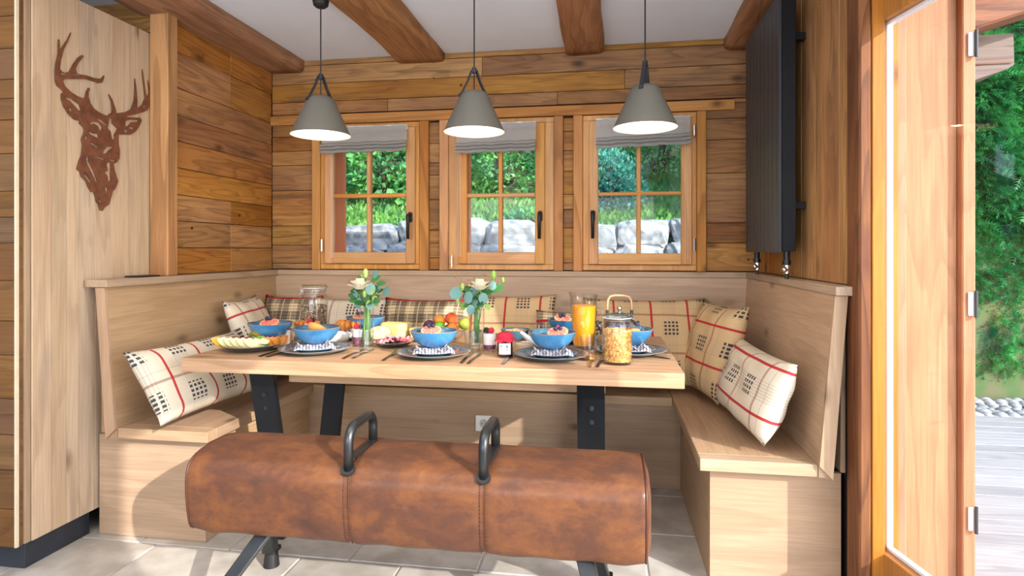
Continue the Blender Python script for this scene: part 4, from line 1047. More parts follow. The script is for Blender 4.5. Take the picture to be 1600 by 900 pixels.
for kind, x, y, a, lab in (
    ('fork', -1.318, 2.165, -.16, 'fork left of the plate at the front left place'),
    ('knife', -1.352, 2.170, -.10, 'knife between the fruit platter and the front left plate'),
    ('knife', -1.005, 2.175, .02, 'inner dark knife right of the front left plate'), ('knife', -.972, 2.190, .0, 'outer dark knife right of the front left plate'),
    ('fork', -.838, 2.160, .06, 'fork left of the front middle plate'),
    ('knife', -.532, 2.155, .02, 'inner dark knife right of the front middle plate'), ('knife', -.505, 2.150, -.02, 'outer dark knife right of the front middle plate'),
    ('fork', -.378, 2.165, -.06, 'fork with tines against the left rim of the front right plate'),
    ('fork', -.062, 2.160, -.05, 'inner fork right of the front right plate'), ('fork', -.034, 2.160, -.10, 'outer fork beside the cereal jar'),
    ('knife', .242, 2.372, 1.15, 'dark knife lying slanted at the right end of the table')):
    o = {'fork': FK, 'knife': KN}[kind]
    if used[kind]: o = copy_tree(o)
    used[kind] = 1; place(o, (x, y, TZ), a, lab); o['group'] = 'cutlery on the table'
# ---- glassware
def gl(bm, r0, r1, h, seg=28, base=.012, wall=.0022):
    return lathe(bm, [(0, 0), (r0, 0), (r0*1.0, base*.6), (r1, h), (r1-wall, h), (r0-wall, base), (0, base)], seg)
def tumbler(x, y, label, r=.033, h=.078):
    t = thing('tumbler', (x, y, TZ), label, 'glass', 'drinking glasses')
    mk('glass_wall', gl(B(), r*.86, r, h), 'tglass', t, origin=(0, 0, 0), smooth=False).location = (0, 0, 0)
    mk('glass_rim', lathe(B(), [(r, h), (r+.0004, h+.0012), (r-.0022, h+.0012), (r-.0024, h)], 28), 'rimglass', t, origin=(0, 0, 0)).location = (0, 0, 0); return t
M['rimglass'] = glassmat('glass_edge', (.9, .95, .95), 1.8, 1.6, .05)
tumbler(-1.332, 2.335, 'empty tumbler behind the front left plate beside the fruit platter')
tumbler(-1.005, 2.40, 'empty tumbler in front of the left flower vase')
tumbler(-.545, 2.405, 'empty tumbler in front of the right flower vase', .035, .082)
tumbler(-.311, 2.70, 'empty tumbler behind the front right bowl')
tumbler(-.070, 2.36, 'empty tumbler in front of the juice pitcher', .034, .085)
# white yogurt glasses
M['yog'] = plain('white_yogurt', '#efe9e6', .4, nz=.03); M['yogp'] = plain('berry_yogurt', '#9a5a7a', .4, nz=.2, nscale=30, c2='#5c2440')
def yogurt(x, y, label, layers, tops):
    t = thing('yogurt_glass', (x, y, TZ), label, 'dessert', 'yogurt glasses')
    mk('glass_wall', gl(B(), .027, .031, .078), 'tglass', t, origin=(0, 0, 0)).location = (0, 0, 0)
    z = .0125
    for h, mt in layers: mk('yogurt_layer', lathe(B(), [(0, z), (.0245, z), (.027, z+h), (0, z+h)], 24), mt, t, origin=(0, 0, 0)).location = (0, 0, 0); z += h+.0003
    for k, (kind, dx, dy) in enumerate(tops): berry(kind, (x+dx, y+dy, TZ+z+.001), ('%s%s on the ' % (('left ' if dx < 0 else 'right ') if len(tops) > 2 and kind == 'blueberry' else '', kind))+label, None, 1.25)
yogurt(-.478, 2.425, 'white and purple layered yogurt glass left of the jam jar', [(.018, 'yogp'), (.045, 'yog')], [('raspberry', .006, 0), ('blackberry', -.014, .0)])
yogurt(-1.072, 2.475, 'yogurt glass right of the front left bowl', [(.03, 'yogp'), (.032, 'yog')], [('raspberry', -.008, 0), ('blueberry', .012, .0)])
yogurt(-1.333, 2.545, 'yogurt glass in front of the muesli jar', [(.05, 'yog'), (.022, 'yog')], [('raspberry', .0, -.004), ('blackberry', .002, .014)])
yogurt(-.205, 2.58, 'white yogurt glass between the juice pitcher and the front right bowl', [(.06, 'yog')], [('raspberry', .0, 0), ('blueberry', -.015, 0), ('blueberry', .015, .002)])
# ---- swing-top jars
M['cereal'] = plain('cornflake_gold', '#c88a40', .55, nz=.1, nscale=8, c2='#e2b26c'); M['muesli'] = plain('muesli_mix', '#a08468', .8, nscale=5, c2='#5a463a')
def flakes(name, parent, r, z0, z1, n, size, mats, seed, core):
    rs_ = random.Random(seed)
    for mi, mt in enumerate(mats):
        V = []; F = []
        for _ in range(n//len(mats)):
            a = rs_.uniform(0, 6.28); z = rs_.uniform(z0, z1); rr = r*rs_.uniform(.93, 1.0)
            if rs_.random() < .2: rr = r*rs_.random(); z = z1-rs_.uniform(0, .006)
            p = Vector((rr*math.cos(a), rr*math.sin(a), z)); d = Vector([rs_.uniform(-1, 1) for _ in range(3)]).normalized(); e = d.cross(Vector((math.cos(a), math.sin(a), rs_.uniform(-.6, .6)))).normalized()
            i0 = len(V); V += [p-d*size, p+e*size*.7, p+d*size, p-e*size*.7]; F.append((i0, i0+1, i0+2, i0+3))
        V = [Vector((min(max(v.x, -r), r), min(max(v.y, -r), r), max(v.z, z0))) for v in V]
        me = bpy.data.meshes.new(name); me.from_pydata(V, [], F); me.materials.append(M[mt]); o = bpy.data.objects.new(name, me); C.objects.link(o); o.parent = parent; o['kind'] = 'stuff'
    mk('filling', lathe(B(), [(0, z0), (r*.93, z0), (r*.95, z1-.008), (r*.5, z1), (0, z1)], 28), core, parent, origin=(0, 0, 0), kind='stuff').location = (0, 0, 0)
def swingjar(x, y, label, r, h, rn, fill, mats, core, seed, rz=0, size=.005, nfl=1500):
    t = thing('storage_jar', (x, y, TZ), label, 'jar'); sh_ = h*.72
    pr = [(0, 0), (r*.93, 0), (r, .008), (r, sh_), (r*.93, sh_+.018), (rn, sh_+.032), (rn, h-.022), (rn+.004, h-.018), (rn+.004, h-.014), (rn-.003, h-.014), (rn-.003, sh_+.03), (r*.9, sh_+.015), (r-.004, sh_-.005), (r-.004, .01), (0, .008)]
    mk('glass_body', lathe(B(), pr, 40), 'tglass', t, origin=(0, 0, 0), smooth=True).location = (0, 0, 0)
    mk('seal', lathe(B(), [(rn-.002, h-.0138), (rn+.0035, h-.0138), (rn+.0035, h-.011), (rn-.002, h-.011)], 40), 'white', t, origin=(0, 0, 0)).location = (0, 0, 0)
    mk('glass_lid', lathe(B(), [(0, h-.0108), (rn+.005, h-.0108), (rn+.006, h-.004), (rn-.004, h), (rn-.01, h-.003), (0, h-.003)], 40), 'rimglass', t, origin=(0, 0, 0), smooth=True).location = (0, 0, 0)
    bm = B(); ring = [((rn+.001)*math.cos(a), (rn+.001)*math.sin(a), sh_+.040) for a in [6.283*k/36 for k in range(36)]]
    tube(bm, ring, .0013, 5, closed=True)
    for s in (-1, 1):
        tube(bm, [(rn*s*.55, -rn*.9, sh_+.04), (rn*s*.6, -rn-.006, h-.02), (rn*s*.35, -rn-.006, h-.006), (rn*s*.2, -rn-.004, h+.002), (0, -rn+.01, h+.003)], .0013, 5)
        tube(bm, [(rn*s*.3, rn*.95, sh_+.04), (rn*s*.3, rn+.008, h-.008), (rn*s*.15, rn-.002, h+.003)], .0013, 5)
    tube(bm, [(-.012, -rn-.006, h-.03), (-.012, -rn-.014, h-.045), (.012, -rn-.014, h-.045), (.012, -rn-.006, h-.03)], .0016, 5)
    mk('wire_clasp', bm, 'chrome', t, origin=(0, 0, 0)).location = (0, 0, 0)
    flakes('flakes', t, r-.0055, .010, fill, nfl, size, mats, seed, core); t.rotation_euler.z = rz; return t
M['oat'] = plain('pale_oats', '#d8c4a0', .8, nz=.15); M['seed'] = plain('dark_seeds', '#4a3830', .8, nz=.2); M['nut'] = plain('raisin_brown', '#8a6a52', .7, nz=.2)
M['flake2'] = plain('light_cornflake', '#e6b870', .5, nz=.1)
swingjar(-1.392, 2.695, 'tall swing-top glass jar of muesli at the back left of the table', .064, .252, .052, .155, ['oat', 'seed', 'nut'], 'muesli', 4, -1.2, .0042, 2600)
swingjar(.038, 2.254, 'swing-top glass jar full of golden cereal flakes at the front right of the table', .056, .182, .048, .125, ['cereal', 'flake2', 'cereal'], 'cereal', 5, 1.9, .0075, 1500)
# ---- juice pitcher
pt_ = thing('juice_pitcher', (-.097, 2.566, TZ), 'tall glass pitcher of orange juice with a curved handle', 'pitcher')
def spout(bm, h):
    for v in bm.verts:
        if v.co.z > h-.03 and v.co.x**2+v.co.y**2 > .03**2:
            a = math.atan2(v.co.y, v.co.x); k = math.exp(-((a-2.6)/.35)**2)*(v.co.z-(h-.03))/.03
            v.co.x *= 1+.22*k; v.co.y *= 1+.22*k; v.co.z += .008*k
    return bm
mk('glass_body', spout(lathe(B(), [(0, 0), (.046, 0), (.047, .01), (.050, .08), (.058, .228), (.055, .228), (.0475, .08), (.044, .016), (0, .014)], 48), .228), 'tglass', pt_, origin=(0, 0, 0), smooth=True).location = (0, 0, 0)
mk('rim', spout(lathe(B(), [(.0585, .226), (.059, .229), (.0565, .2305), (.055, .229)], 48), .228), 'rimglass', pt_, origin=(0, 0, 0)).location = (0, 0, 0)
M['juice'] = plain('orange_juice', '#f5a212', .25, nz=.04, sss=.15)
mk('juice', lathe(B(), [(0, .0165), (.0435, .0165), (.0468, .08), (.0525, .184), (0, .184)], 40), 'juice', pt_, origin=(0, 0, 0), smooth=False).location = (0, 0, 0)
mk('handle', tube(B(), [(.050, -.010, .175), (.066, -.016, .185), (.080, -.02, .165), (.082, -.02, .12), (.072, -.018, .07), (.050, -.012, .045)], [.008, .007, .006, .006, .006, .008], 12), 'rimglass', pt_, origin=(0, 0, 0), smooth=True).location = (0, 0, 0)
# ---- teapot with wooden arch handle
tp = thing('teapot', (.055, 2.641, TZ), 'dark teapot with arched pale wooden handle behind the cereal jar', 'teapot')
def at0(o): o.location = (0, 0, 0); return o
at0(mk('body', lathe(B(), [(0, 0), (.05, 0), (.072, .03), (.078, .07), (.068, .11), (.045, .132), (0, .135)], 36), 'slateg', tp, origin=(0, 0, 0), smooth=True))
at0(mk('lid', lathe(B(), [(.044, .132), (.040, .142), (.02, .148), (0, .149)], 30), 'slateg', tp, origin=(0, 0, 0), smooth=True))
at0(mk('lid_knob', lathe(B(), [(.006, .148), (.006, .155), (.012, .166), (.009, .174), (0, .176)], 20), 'chrome', tp, origin=(0, 0, 0), smooth=True))
hp = [(-.052, 0, .145), (-.053, 0, .18), (-.050, 0, .205), (-.040, 0, .219), (-.02, 0, .223), (.02, 0, .222), (.040, 0, .217), (.050, 0, .203), (.053, 0, .18), (.052, 0, .145)]
at0(mk('arch_handle', tube(B(), hp, .0048, 10), plain('bamboo_handle', '#c8a078', .5, nz=.1), tp, origin=(0, 0, 0), smooth=True))
for s in (-1, 1): at0(mk('handle_bracket', tube(B(), [(.052*s, 0, .110), (.053*s, 0, .160)], .007, 10), 'radiator', tp, origin=(0, 0, 0)))
at0(mk('spout', tube(B(), [(-.06, -.03, .06), (-.09, -.045, .085), (-.105, -.052, .118)], [.014, .010, .007], 12), 'slateg', tp, origin=(0, 0, 0), smooth=True))
tp.rotation_euler.z = .15
# ---- jam jar
jm = thing('jam_jar', (-.397, 2.327, TZ), 'small jam jar with red cloth cap and white label', 'jar')
M['jam'] = plain('dark_jam', '#3a1016', .25, nz=.2, coat=.6); M['redcloth'] = plain('red_cloth', '#c81e3c', .8, nz=.15, nscale=40, bm_=.3); M['paper'] = plain('paper_label', '#dcdce0', .7, nz=.04)
at0(mk('jam', lathe(B(), [(0, .003), (.029, .003), (.031, .007), (.031, .058), (.026, .066), (0, .066)], 32), 'jam', jm, origin=(0, 0, 0), smooth=True))
at0(mk('glass_wall', lathe(B(), [(0, 0), (.030, 0), (.033, .005), (.033, .060), (.028, .068), (.028, .078), (0, .078)], 32), 'tglass', jm, origin=(0, 0, 0), smooth=True))
lb = B(); A = []
for k in range(15):
    a = -math.pi/2-.75+1.5*k/14; A.append([lb.verts.new((.0336*math.cos(a), .0336*math.sin(a), z)) for z in (.013, .056)])
for a, b_ in zip(A, A[1:]): lb.faces.new((a[0], b_[0], b_[1], a[1]))
lo_ = at0(mk('label', lb, 'paper', jm, origin=(0, 0, 0)))
ink = B()
def inkrect(a0, a1, z0, z1):
    q = [(a0, z0), (a1, z0), (a1, z1), (a0, z1)]; ink.faces.new([ink.verts.new((.0341*math.cos(-math.pi/2+a), .0341*math.sin(-math.pi/2+a), z)) for a, z in q])
for k, (a0, a1, z0, z1) in enumerate([(-.58, -.54, .040, .050), (-.52, -.42, .040, .042), (-.40, -.37, .040, .052), (-.35, -.30, .044, .050), (-.5, -.3, .028, .0295), (-.45, -.35, .022, .0235), (.22, .30, .038, .046), (.18, .24, .042, .050), (.28, .36, .040, .048), (.25, .27, .026, .038), (.20, .34, .030, .033)]): inkrect(a0, a1, z0, z1)
at0(mk('label_print', ink, plain('blue_grey_ink', '#3a4a66', .7), lo_, origin=(0, 0, 0)))
cc = B(); seg = 60; prof = [(0, .094), (.020, .095), (.030, .090), (.0325, .082), (.0300, .075), (.0295, .073), (.034, .068), (.041, .062)]
rg = []
for r_, z in prof:
    if r_ == 0: rg.append([cc.verts.new((0, 0, z))]); continue
    rg.append([cc.verts.new((r_*(1+(.05 if z < .070 else .012)*math.sin(11*6.2832*k/seg))*math.cos(6.2832*k/seg), r_*(1+(.05 if z < .070 else .012)*math.sin(11*6.2832*k/seg))*math.sin(6.2832*k/seg), z+(.003*math.sin(7*6.2832*k/seg) if z < .070 else 0))) for k in range(seg)])
for A_, D_ in zip(rg, rg[1:]):
    for k in range(seg):
        j = (k+1) % seg; cc.faces.new((A_[0], D_[k], D_[j]) if len(A_) == 1 else (A_[k], D_[k], D_[j], A_[j]))
at0(mk('cloth_cap', cc, 'redcloth', jm, origin=(0, 0, 0), smooth=True)); jm.rotation_euler.z = .15
at0(mk('ribbon', tube(B(), [(.0305*math.cos(6.28*k/24), .0305*math.sin(6.28*k/24), .074) for k in range(24)], .0016, 6, closed=True), 'redcloth', jm, origin=(0, 0, 0)))
# ---- round cheese box with leaning white lid
cbx = thing('cheese_box', (-.335, 2.49, TZ), 'small round wooden cheese box behind the jam jar', 'box')
at0(mk('box_wall', lathe(B(), [(0, 0), (.052, 0), (.052, .030), (.050, .030), (.050, .002), (0, .002)], 40), plain('thin_poplar', '#c8a884', .6), cbx, origin=(0, 0, 0)))
at0(mk('cheese', lathe(B(), [(0, .0022), (.048, .0022), (.049, .02), (.046, .028), (0, .028)], 32), 'yog', cbx, origin=(0, 0, 0), smooth=True))
ld = mk('round_cover', lathe(B(), [(0, .012), (.055, .012), (.055, 0), (.053, 0), (.053, .010), (0, .010)], 44), 'white', origin=(0, 0, 0)); tag(ld, 'white round lid leaning on the cheese box beside the jam jar', 'lid')
place(ld, (-.315, 2.455, TZ+.042), rot=(R(-16), R(38), 0))
# ---- bowls of granola and fruit
gb = bowl('granola_bowl', 'small navy bowl of granola behind the jam jar', (-.42, 2.748, TZ), .068, .052, .01, 1, 'navy', 'navy')
gr_ = thing('granola', (-.42, 2.748, TZ+.03), 'crunchy granola heaped in the small navy bowl', 'cereal'); 
rs_ = random.Random(3); gbm = B()
for k in range(130):
    a, q = rs_.uniform(0, 6.28), math.sqrt(rs_.random())*.052; ball(gbm, (q*math.cos(a), q*math.sin(a), .014+.006*(1-q/.05)+rs_.uniform(-.002, .003)), rs_.uniform(.003, .0055), 1)
lathe(gbm, [(0, -.01), (.05, .004), (.057, .013), (.03, .016), (0, .018)], 24)
at0(mk('granola_clusters', gbm, plain('granola_brown', '#a8763e', .7, nscale=60, c2='#d8b07a'), gr_, origin=(0, 0, 0), kind='stuff'))
fb_ = thing('fruit_bowl', (-.735, 2.70, TZ), 'wide glass bowl holding plums and apricots behind the front middle bowl', 'bowl')
at0(mk('glass_dish', lathe(B(), [(0, 0), (.05, 0), (.075, .02), (.098, .055), (.095, .056), (.072, .024), (.045, .006), (0, .006)], 44), 'tglass', fb_, origin=(0, 0, 0), smooth=True))
at0(mk('rim', lathe(B(), [(.0975, .0545), (.099, .056), (.0965, .058), (.0945, .056)], 44), 'rimglass', fb_, origin=(0, 0, 0)))
M['plum'] = plain('plum_skin', '#5a2a48', .35, nz=.3, nscale=20, c2='#3a2040'); M['aprico'] = plain('apricot_skin', '#ee8c34', .5, nscale=16, c2='#e06a34'); M['peach'] = plain('peach_red_skin', '#e0683a', .5, nscale=18, c2='#c23a30')
M['lime'] = plain('lime_skin', '#6cb82c', .35, nz=.1, nscale=60); M['pear'] = plain('green_pear_skin', '#a0a83a', .45, nscale=25, c2='#8a9a30')
def fruit(kind, mat, p, r, label, sc=(1, 1, .93), rot=0):
    t = thing(kind, (0, 0, 0), label, 'fruit', 'fruit in the glass bowl'); bm = B(); bmesh.ops.create_uvsphere(bm, u_segments=28, v_segments=18, radius=r)
    for v in bm.verts:
        c = v.co; a = math.atan2(c.y, c.x); q = math.hypot(c.x, c.y)/r
        c.z -= math.copysign(1, c.z)*r*.16*math.exp(-(q/.22)**2)
        if kind in ('apricot', 'plum', 'peach'): k = 1-.05*math.exp(-((a-math.pi/2)/.25)**2); c.x *= k; c.y *= k
        if kind == 'pear' and c.z > 0: k = 1-.35*(c.z/r)**1.2; c.x *= k; c.y *= k; c.z *= 1.25
        v.co = Vector((c.x*sc[0], c.y*sc[1], c.z*sc[2]))
    mk('skin', bm, mat, t, origin=(0, 0, 0), smooth=True)
    mk('stem', tube(B(), [(0, 0, r*.75*sc[2]), (.001, 0, r*1.02*sc[2]+(.01 if kind == 'pear' else 0))], .0014, 6), 'bark', t, origin=(0, 0, 0))
    t.location = (fb_.location.x+p[0], fb_.location.y+p[1], TZ+p[2]); t.rotation_euler = (rot, rot*.6, rot*2)
fruit('plum', 'plum', (-.072, -.045, .068), .029, 'purple plum at the left of the fruit bowl', (1, 1, 1.1), .4)
fruit('lime', 'lime', (-.018, -.058, .070), .026, 'green lime in the middle of the fruit bowl', (1.1, 1, .95), .9)
fruit('apricot', 'aprico', (.040, -.048, .060), .029, 'orange apricot at the front right of the fruit bowl', rot=1.4)
fruit('apricot', 'aprico', (-.035, .004, .090), .028, 'orange apricot behind the lime', rot=.7)
fruit('peach', 'peach', (.020, .010, .100), .031, 'reddish apricot on top of the fruit heap', rot=.3)
fruit('apricot', 'aprico', (.034, -.016, .094), .023, 'small pale orange apricot above the front right one', rot=2.2)
fruit('pear', 'pear', (.083, .0, .078), .028, 'green pear at the right of the fruit bowl', rot=.35)
fruit('plum', 'plum', (-.050, .035, .088), .025, 'dark plum behind the orange apricot on the left', rot=1)
fruit('plum', 'plum', (.010, -.05, .036), .026, 'dark plum low in the bowl below the lime', rot=1.5)
fruit('apricot', 'aprico', (0, .05, .045), .028, 'orange apricot at the back of the fruit bowl', rot=.2)
# ---- cheese
bd = bx('cheese_board', (-1.09, 2.62, TZ), (-.835, 2.83, TZ+.014), 'slateg', None, .003); tag(bd, 'dark slate board under the cheeses at the back of the table', 'board')
M['cheese'] = plain('pale_yellow_cheese', '#ecd28c', .5, nz=.05, nscale=8, sss=.1); M['crust'] = plain('cheese_rind', '#cfa55a', .7, nz=.2)
q1 = thing('cheese_block', (-.985, 2.71, TZ+.0145), 'large pale yellow wedge of cheese on the slate board', 'cheese')
wd = prism(B(), [(-.062, -.03), (.028, -.055), (.058, -.02), (.055, .045), (-.062, .04)], 'z', 0, .062); bmesh.ops.bevel(wd, geom=wd.edges[:], offset=.003, segments=2, affect='EDGES')
at0(mk('cheese', wd, 'cheese', q1, origin=(0, 0, 0))); at0(mk('rind', box(B(), (-.065, -.028, .001), (-.0625, .038, .061), .001), 'crust', q1, origin=(0, 0, 0)))
for k in range(3):
    s_ = bx('cheese_slice', (-.902, 2.66, TZ+.0145+k*.0145), (-.845, 2.73, TZ+.028+k*.0145), 'crust' if k == 1 else 'cheese', None, .002); s_.rotation_euler.z = .15-.12*k
    tag(s_, ('lowest', 'middle', 'topmost')[k]+' yellow cheese slice stacked beside the big wedge', 'cheese', 'stacked cheese slices')
# ---- ham plate
hpl = plate('ham_plate', 'dark plate of cured ham between the left vase and the front middle place', 'plate', (-.925, 2.506, TZ), .088, 'slateg', .022)
M['ham'] = plain('cured_ham', '#d87a86', .4, nscale=30, c2='#f0b8b4', sss=.1); M['ham2'] = plain('dark_cured_ham', '#b83848', .4, nscale=30, c2='#d87880', sss=.1)
rs_ = random.Random(8)
for k in range(9):
    a = k*.72; q = .044 if k < 7 else .012; bm = B(); NX, NY = 22, 8; g_ = []
    for i in range(NX+1):
        rr = []
        for j in range(NY+1):
            u, v = i/NX-.5, j/NY-.5
            rr.append(bm.verts.new((u*.062, v*.05+.006*math.sin(u*9+k), .008+.010*abs(math.sin(u*11+k))+.008*math.cos(v*3+k)+.004*math.sin(v*14+k*2))))
        g_.append(rr)
    for i in range(NX):
        for j in range(NY): bm.faces.new((g_[i][j], g_[i+1][j], g_[i+1][j+1], g_[i][j+1]))
    o = mk('ham_slice', bm, 'ham2' if k in (0, 3, 5) else 'ham', smooth=True, origin=(0, 0, 0)); sm = o.modifiers.new('s', 'SOLIDIFY'); sm.thickness = .0015
    tag(o, 'folded cured ham slice at the %s of the ham plate' % ('right rim', 'back right rim', 'back rim', 'back left rim', 'left rim', 'front left rim', 'front right rim', 'top left middle', 'top right middle')[k], 'ham', 'ham slices on the ham plate')
    place(o, (-.925+q*math.cos(a), 2.506+q*math.sin(a), TZ+.010+(.012 if k >= 7 else 0)), a+1.2)
# ---- bakery
M['crois'] = plain('croissant_crust', '#d08a3c', .5, nscale=30, c2='#a85a20', bm_=.4); M['bread'] = plain('bread_crumb', '#e6c8a0', .9, nscale=50, c2='#d0a878', bm_=.6)
def croissant(loc, rz, s, label, tilt=0):
    t = thing('croissant', (0, 0, 0), label, 'pastry', 'croissants')
    for k in range(7):
        u = (k-3)/3; a = u*1.05; cx_, cy_ = .055*math.sin(a), .05*(1-math.cos(a))*1.0; r_ = .024*(1-.55*abs(u)**1.6)
        mk('roll', ball(B(), (cx_, cy_, .022), r_, 2, (.62, 1.1, .95), Euler((0, 0, a))), 'crois', t, origin=(0, 0, 0), smooth=True)
    place(t, loc, rz, rot=(tilt, 0, rz), scale=(s, s, s)); return t
croissant((-1.37, 2.58, TZ+.055), .4, 1.0, 'golden croissant behind the front left bowl', .2)
croissant((-1.19, 2.60, TZ+.05), -.3, 1.15, 'golden croissant left of the left flower vase', .2)
bk = thing('bread_basket', (-1.27, 2.60, TZ), 'low white dish under the croissants', 'dish')
at0(mk('dish', lathe(B(), [(0, 0), (.09, 0), (.125, .04), (.122, .041), (.088, .006), (0, .006)], 40, sy=.62), 'white', bk, origin=(0, 0, 0), smooth=True))
at0(mk('liner', lathe(B(), [(0, .012), (.086, .012), (.11, .036), (.08, .05), (0, .052)], 40, sy=.6), 'yog', bk, origin=(0, 0, 0), smooth=True))
def bread(loc, rot, label):
    t = thing('bread_slice', (0, 0, 0), label, 'bread', 'bread slices')
    pts = [(.052*math.cos(a)*(1+.05*math.sin(3*a)), .034+.036*math.sin(a)*(1 if math.sin(a) > 0 else .9)) for a in [6.2832*k/28 for k in range(28)]]
    mk('crumb', prism(B(), [(p*.94, (q-.034)*.94+.034) for p, q in pts], 'y', -.0065, .0065), 'bread', t, origin=(0, 0, 0)); mk('crust', prism(B(), pts, 'y', -.0055, .0055), 'crois', t, origin=(0, 0, 0))
    place(t, loc, rot=rot)
bread((-1.03, 2.62, TZ+.004), (R(-28), 0, R(25)), 'front bread slice leaning right of the left flower vase'); bread((-1.015, 2.655, TZ+.004), (R(-26), 0, R(20)), 'back bread slice leaning right of the left flower vase')
# ---- fruit platter
plate('fruit_platter', 'dark platter of melon, kiwi and raspberries at the left end of the table', 'platter', (-1.480, 2.322, TZ), .125, 'slateg', .026)
M['melon'] = plain('pale_melon_flesh', '#d4e2b4', .35, nscale=12, c2='#f2e2b0', sss=.1); M['melonr'] = plain('yellow_melon_rind', '#e8b440', .5, nz=.15); M['kiwi'] = plain('kiwi_flesh', '#8cb43a', .35, nscale=50, c2='#a8c850'); M['kiwis'] = plain('kiwi_skin', '#8a6a3a', .85, nz=.2, nscale=50); M['kiwic'] = plain('kiwi_core', '#eef0d0', .5)
def melon(loc, rot, label, mt='melon'):
    t = thing('melon_slice', (0, 0, 0), label, 'fruit', 'melon slices on the fruit platter')
    def arc(r0, r1, w, name, mat):
        bm = B(); A = []
        for k in range(17):
            a = R(20+140*k/16); e = math.sin(math.pi*k/16)**.5
            A.append([bm.verts.new((r*math.cos(a), yy_*e, r*math.sin(a)-.02)) for r, yy_ in ((r0, -w*.25), (r1, -w), (r1, w), (r0, w*.25))])
        for a, b_ in zip(A, A[1:]):
            for k in range(4): bm.faces.new((a[k], a[(k+1) % 4], b_[(k+1) % 4], b_[k]))
        bmesh.ops.recalc_face_normals(bm, faces=bm.faces); mk(name, bm, mat, t, origin=(0, 0, 0), smooth=False)
    arc(.022, .053, .010, 'flesh', mt); arc(.053, .0555, .0105, 'rind', 'melonr'); place(t, loc, rot=rot)
for k in range(6):
    melon((-1.568+.030*k, 2.262-.002*k+.004*(k in (0, 5)), TZ+.050), (R(206), R(4), R(24)), ('leftmost yellow', 'second', 'third', 'fourth', 'fifth', 'rightmost')[k]+' melon slice along the front of the fruit platter', 'melonr' if k == 0 else 'melon')
def kiwi(loc, rot, label):
    t = thing('kiwi_half', (0, 0, 0), label, 'fruit', 'kiwi halves'); r = .026
    mk('skin', lathe(B(), [(0, -.026)]+[(r*math.sin(a), -.026*math.cos(a)) for a in [math.pi/2*k/8 for k in range(1, 9)]]+[(r*.96, .0)], 30), 'kiwis', t, origin=(0, 0, 0), smooth=True)
    mk('flesh', lathe(B(), [(r*.96, .0002), (r*.94, .0008), (0, .001)], 30), 'kiwi', t, origin=(0, 0, 0)); mk('core', lathe(B(), [(.008, .0012), (0, .002)], 20, sy=.7), 'kiwic', t, origin=(0, 0, 0))
    sd_ = B()
    for k in range(22): ball(sd_, (.012*math.cos(k*.2856*1.0), .0105*math.sin(k*.2856), .0012), .0009, 1)
    mk('seeds', sd_, 'blackb', t, origin=(0, 0, 0)); place(t, loc, rot=rot, scale=(1.2, 1.2, 1.2))
kiwi((-1.455, 2.325, TZ+.042), (R(22), R(-6), 0), 'cut kiwi half facing up in the middle of the fruit platter'); kiwi((-1.490, 2.365, TZ+.045), (R(150), R(30), .6), 'brown skinned kiwi half behind the cut one')
rs_ = random.Random(21)
spots = []
for k in range(400):
    a, q = rs_.uniform(0, 6.28), rs_.uniform(.02, .098); p_ = (-1.475+q*math.cos(a), 2.325+abs(q*math.sin(a))*.9-.015)
    if all(math.hypot(p_[0]-s[0], p_[1]-s[1]) > .0225 for s in spots) and math.hypot(p_[0]+1.455, p_[1]-2.325) > .04 and math.hypot(p_[0]+1.49, p_[1]-2.37) > .035: spots.append(p_)
spots = sorted(spots[:20]); ORD = 'first second third fourth fifth sixth seventh eighth ninth tenth eleventh twelfth thirteenth fourteenth fifteenth sixteenth seventeenth eighteenth nineteenth twentieth'.split()
for k, (x_, y_) in enumerate(spots):
    berry('raspberry', (x_, y_, TZ+.018+.006*rs_.random()), 'red raspberry, %s from the left on the fruit platter' % ORD[k], 'raspberries on the fruit platter', rs_.uniform(1.2, 1.5))
def leafblade(bm, p, d, up, L, w, n=6, curl=.15):
    d = Vector(d).normalized(); s = d.cross(Vector(up)).normalized(); nn = s.cross(d); p = Vector(p); A = []
    for k in range(n+1):
        t = k/n; ww = w*math.sin(math.pi*min(.999, t*.96+.04))**.75; c = p+d*L*t-nn*curl*L*t*t
        A.append([bm.verts.new(c-s*ww+nn*ww*.15), bm.verts.new(c), bm.verts.new(c+s*ww+nn*ww*.15)])
    for a, b_ in zip(A, A[1:]): bm.faces.new((a[0], b_[0], b_[1], a[1])); bm.faces.new((a[1], b_[1], b_[2], a[2]))
M['leafg'] = leafmat('fresh_green_leaf', '#3f7f3c', '#2c5f30', .25); M['euc'] = leafmat('eucalyptus_leaf', '#7fa8a4', '#5f8c88', .2); M['leafl'] = leafmat('light_green_leaf', '#9cc45c', '#7fae4c', .3); M['stem'] = plain('green_stem', '#5f8a3c', .5, nz=.1)
M['petal'] = leafmat('white_petal', '#f6f2e6', '#f0ead0', .3); M['bud'] = leafmat('green_white_bud', '#c8dc8a', '#9cc45c', .25)
for k, (x_, y_, lab) in enumerate(((-1.385, 2.262, 'small sprig of green herbs at the right front rim of the fruit platter'), (-1.40, 2.35, 'green basil leaves among the raspberries on the platter'))):
    t = thing('herb_sprig', (x_, y_, TZ+.03), lab, 'herb')
    for q in range(7):
        bm = B(); leafblade(bm, (0, 0, 0), (math.cos(q*.9), math.sin(q*.9), .25+.1*(q % 3)), (0, 0, 1), .026, .009); at0(mk('leaf', bm, 'leafl' if q % 2 else 'leafg', t, origin=(0, 0, 0), smooth=True))
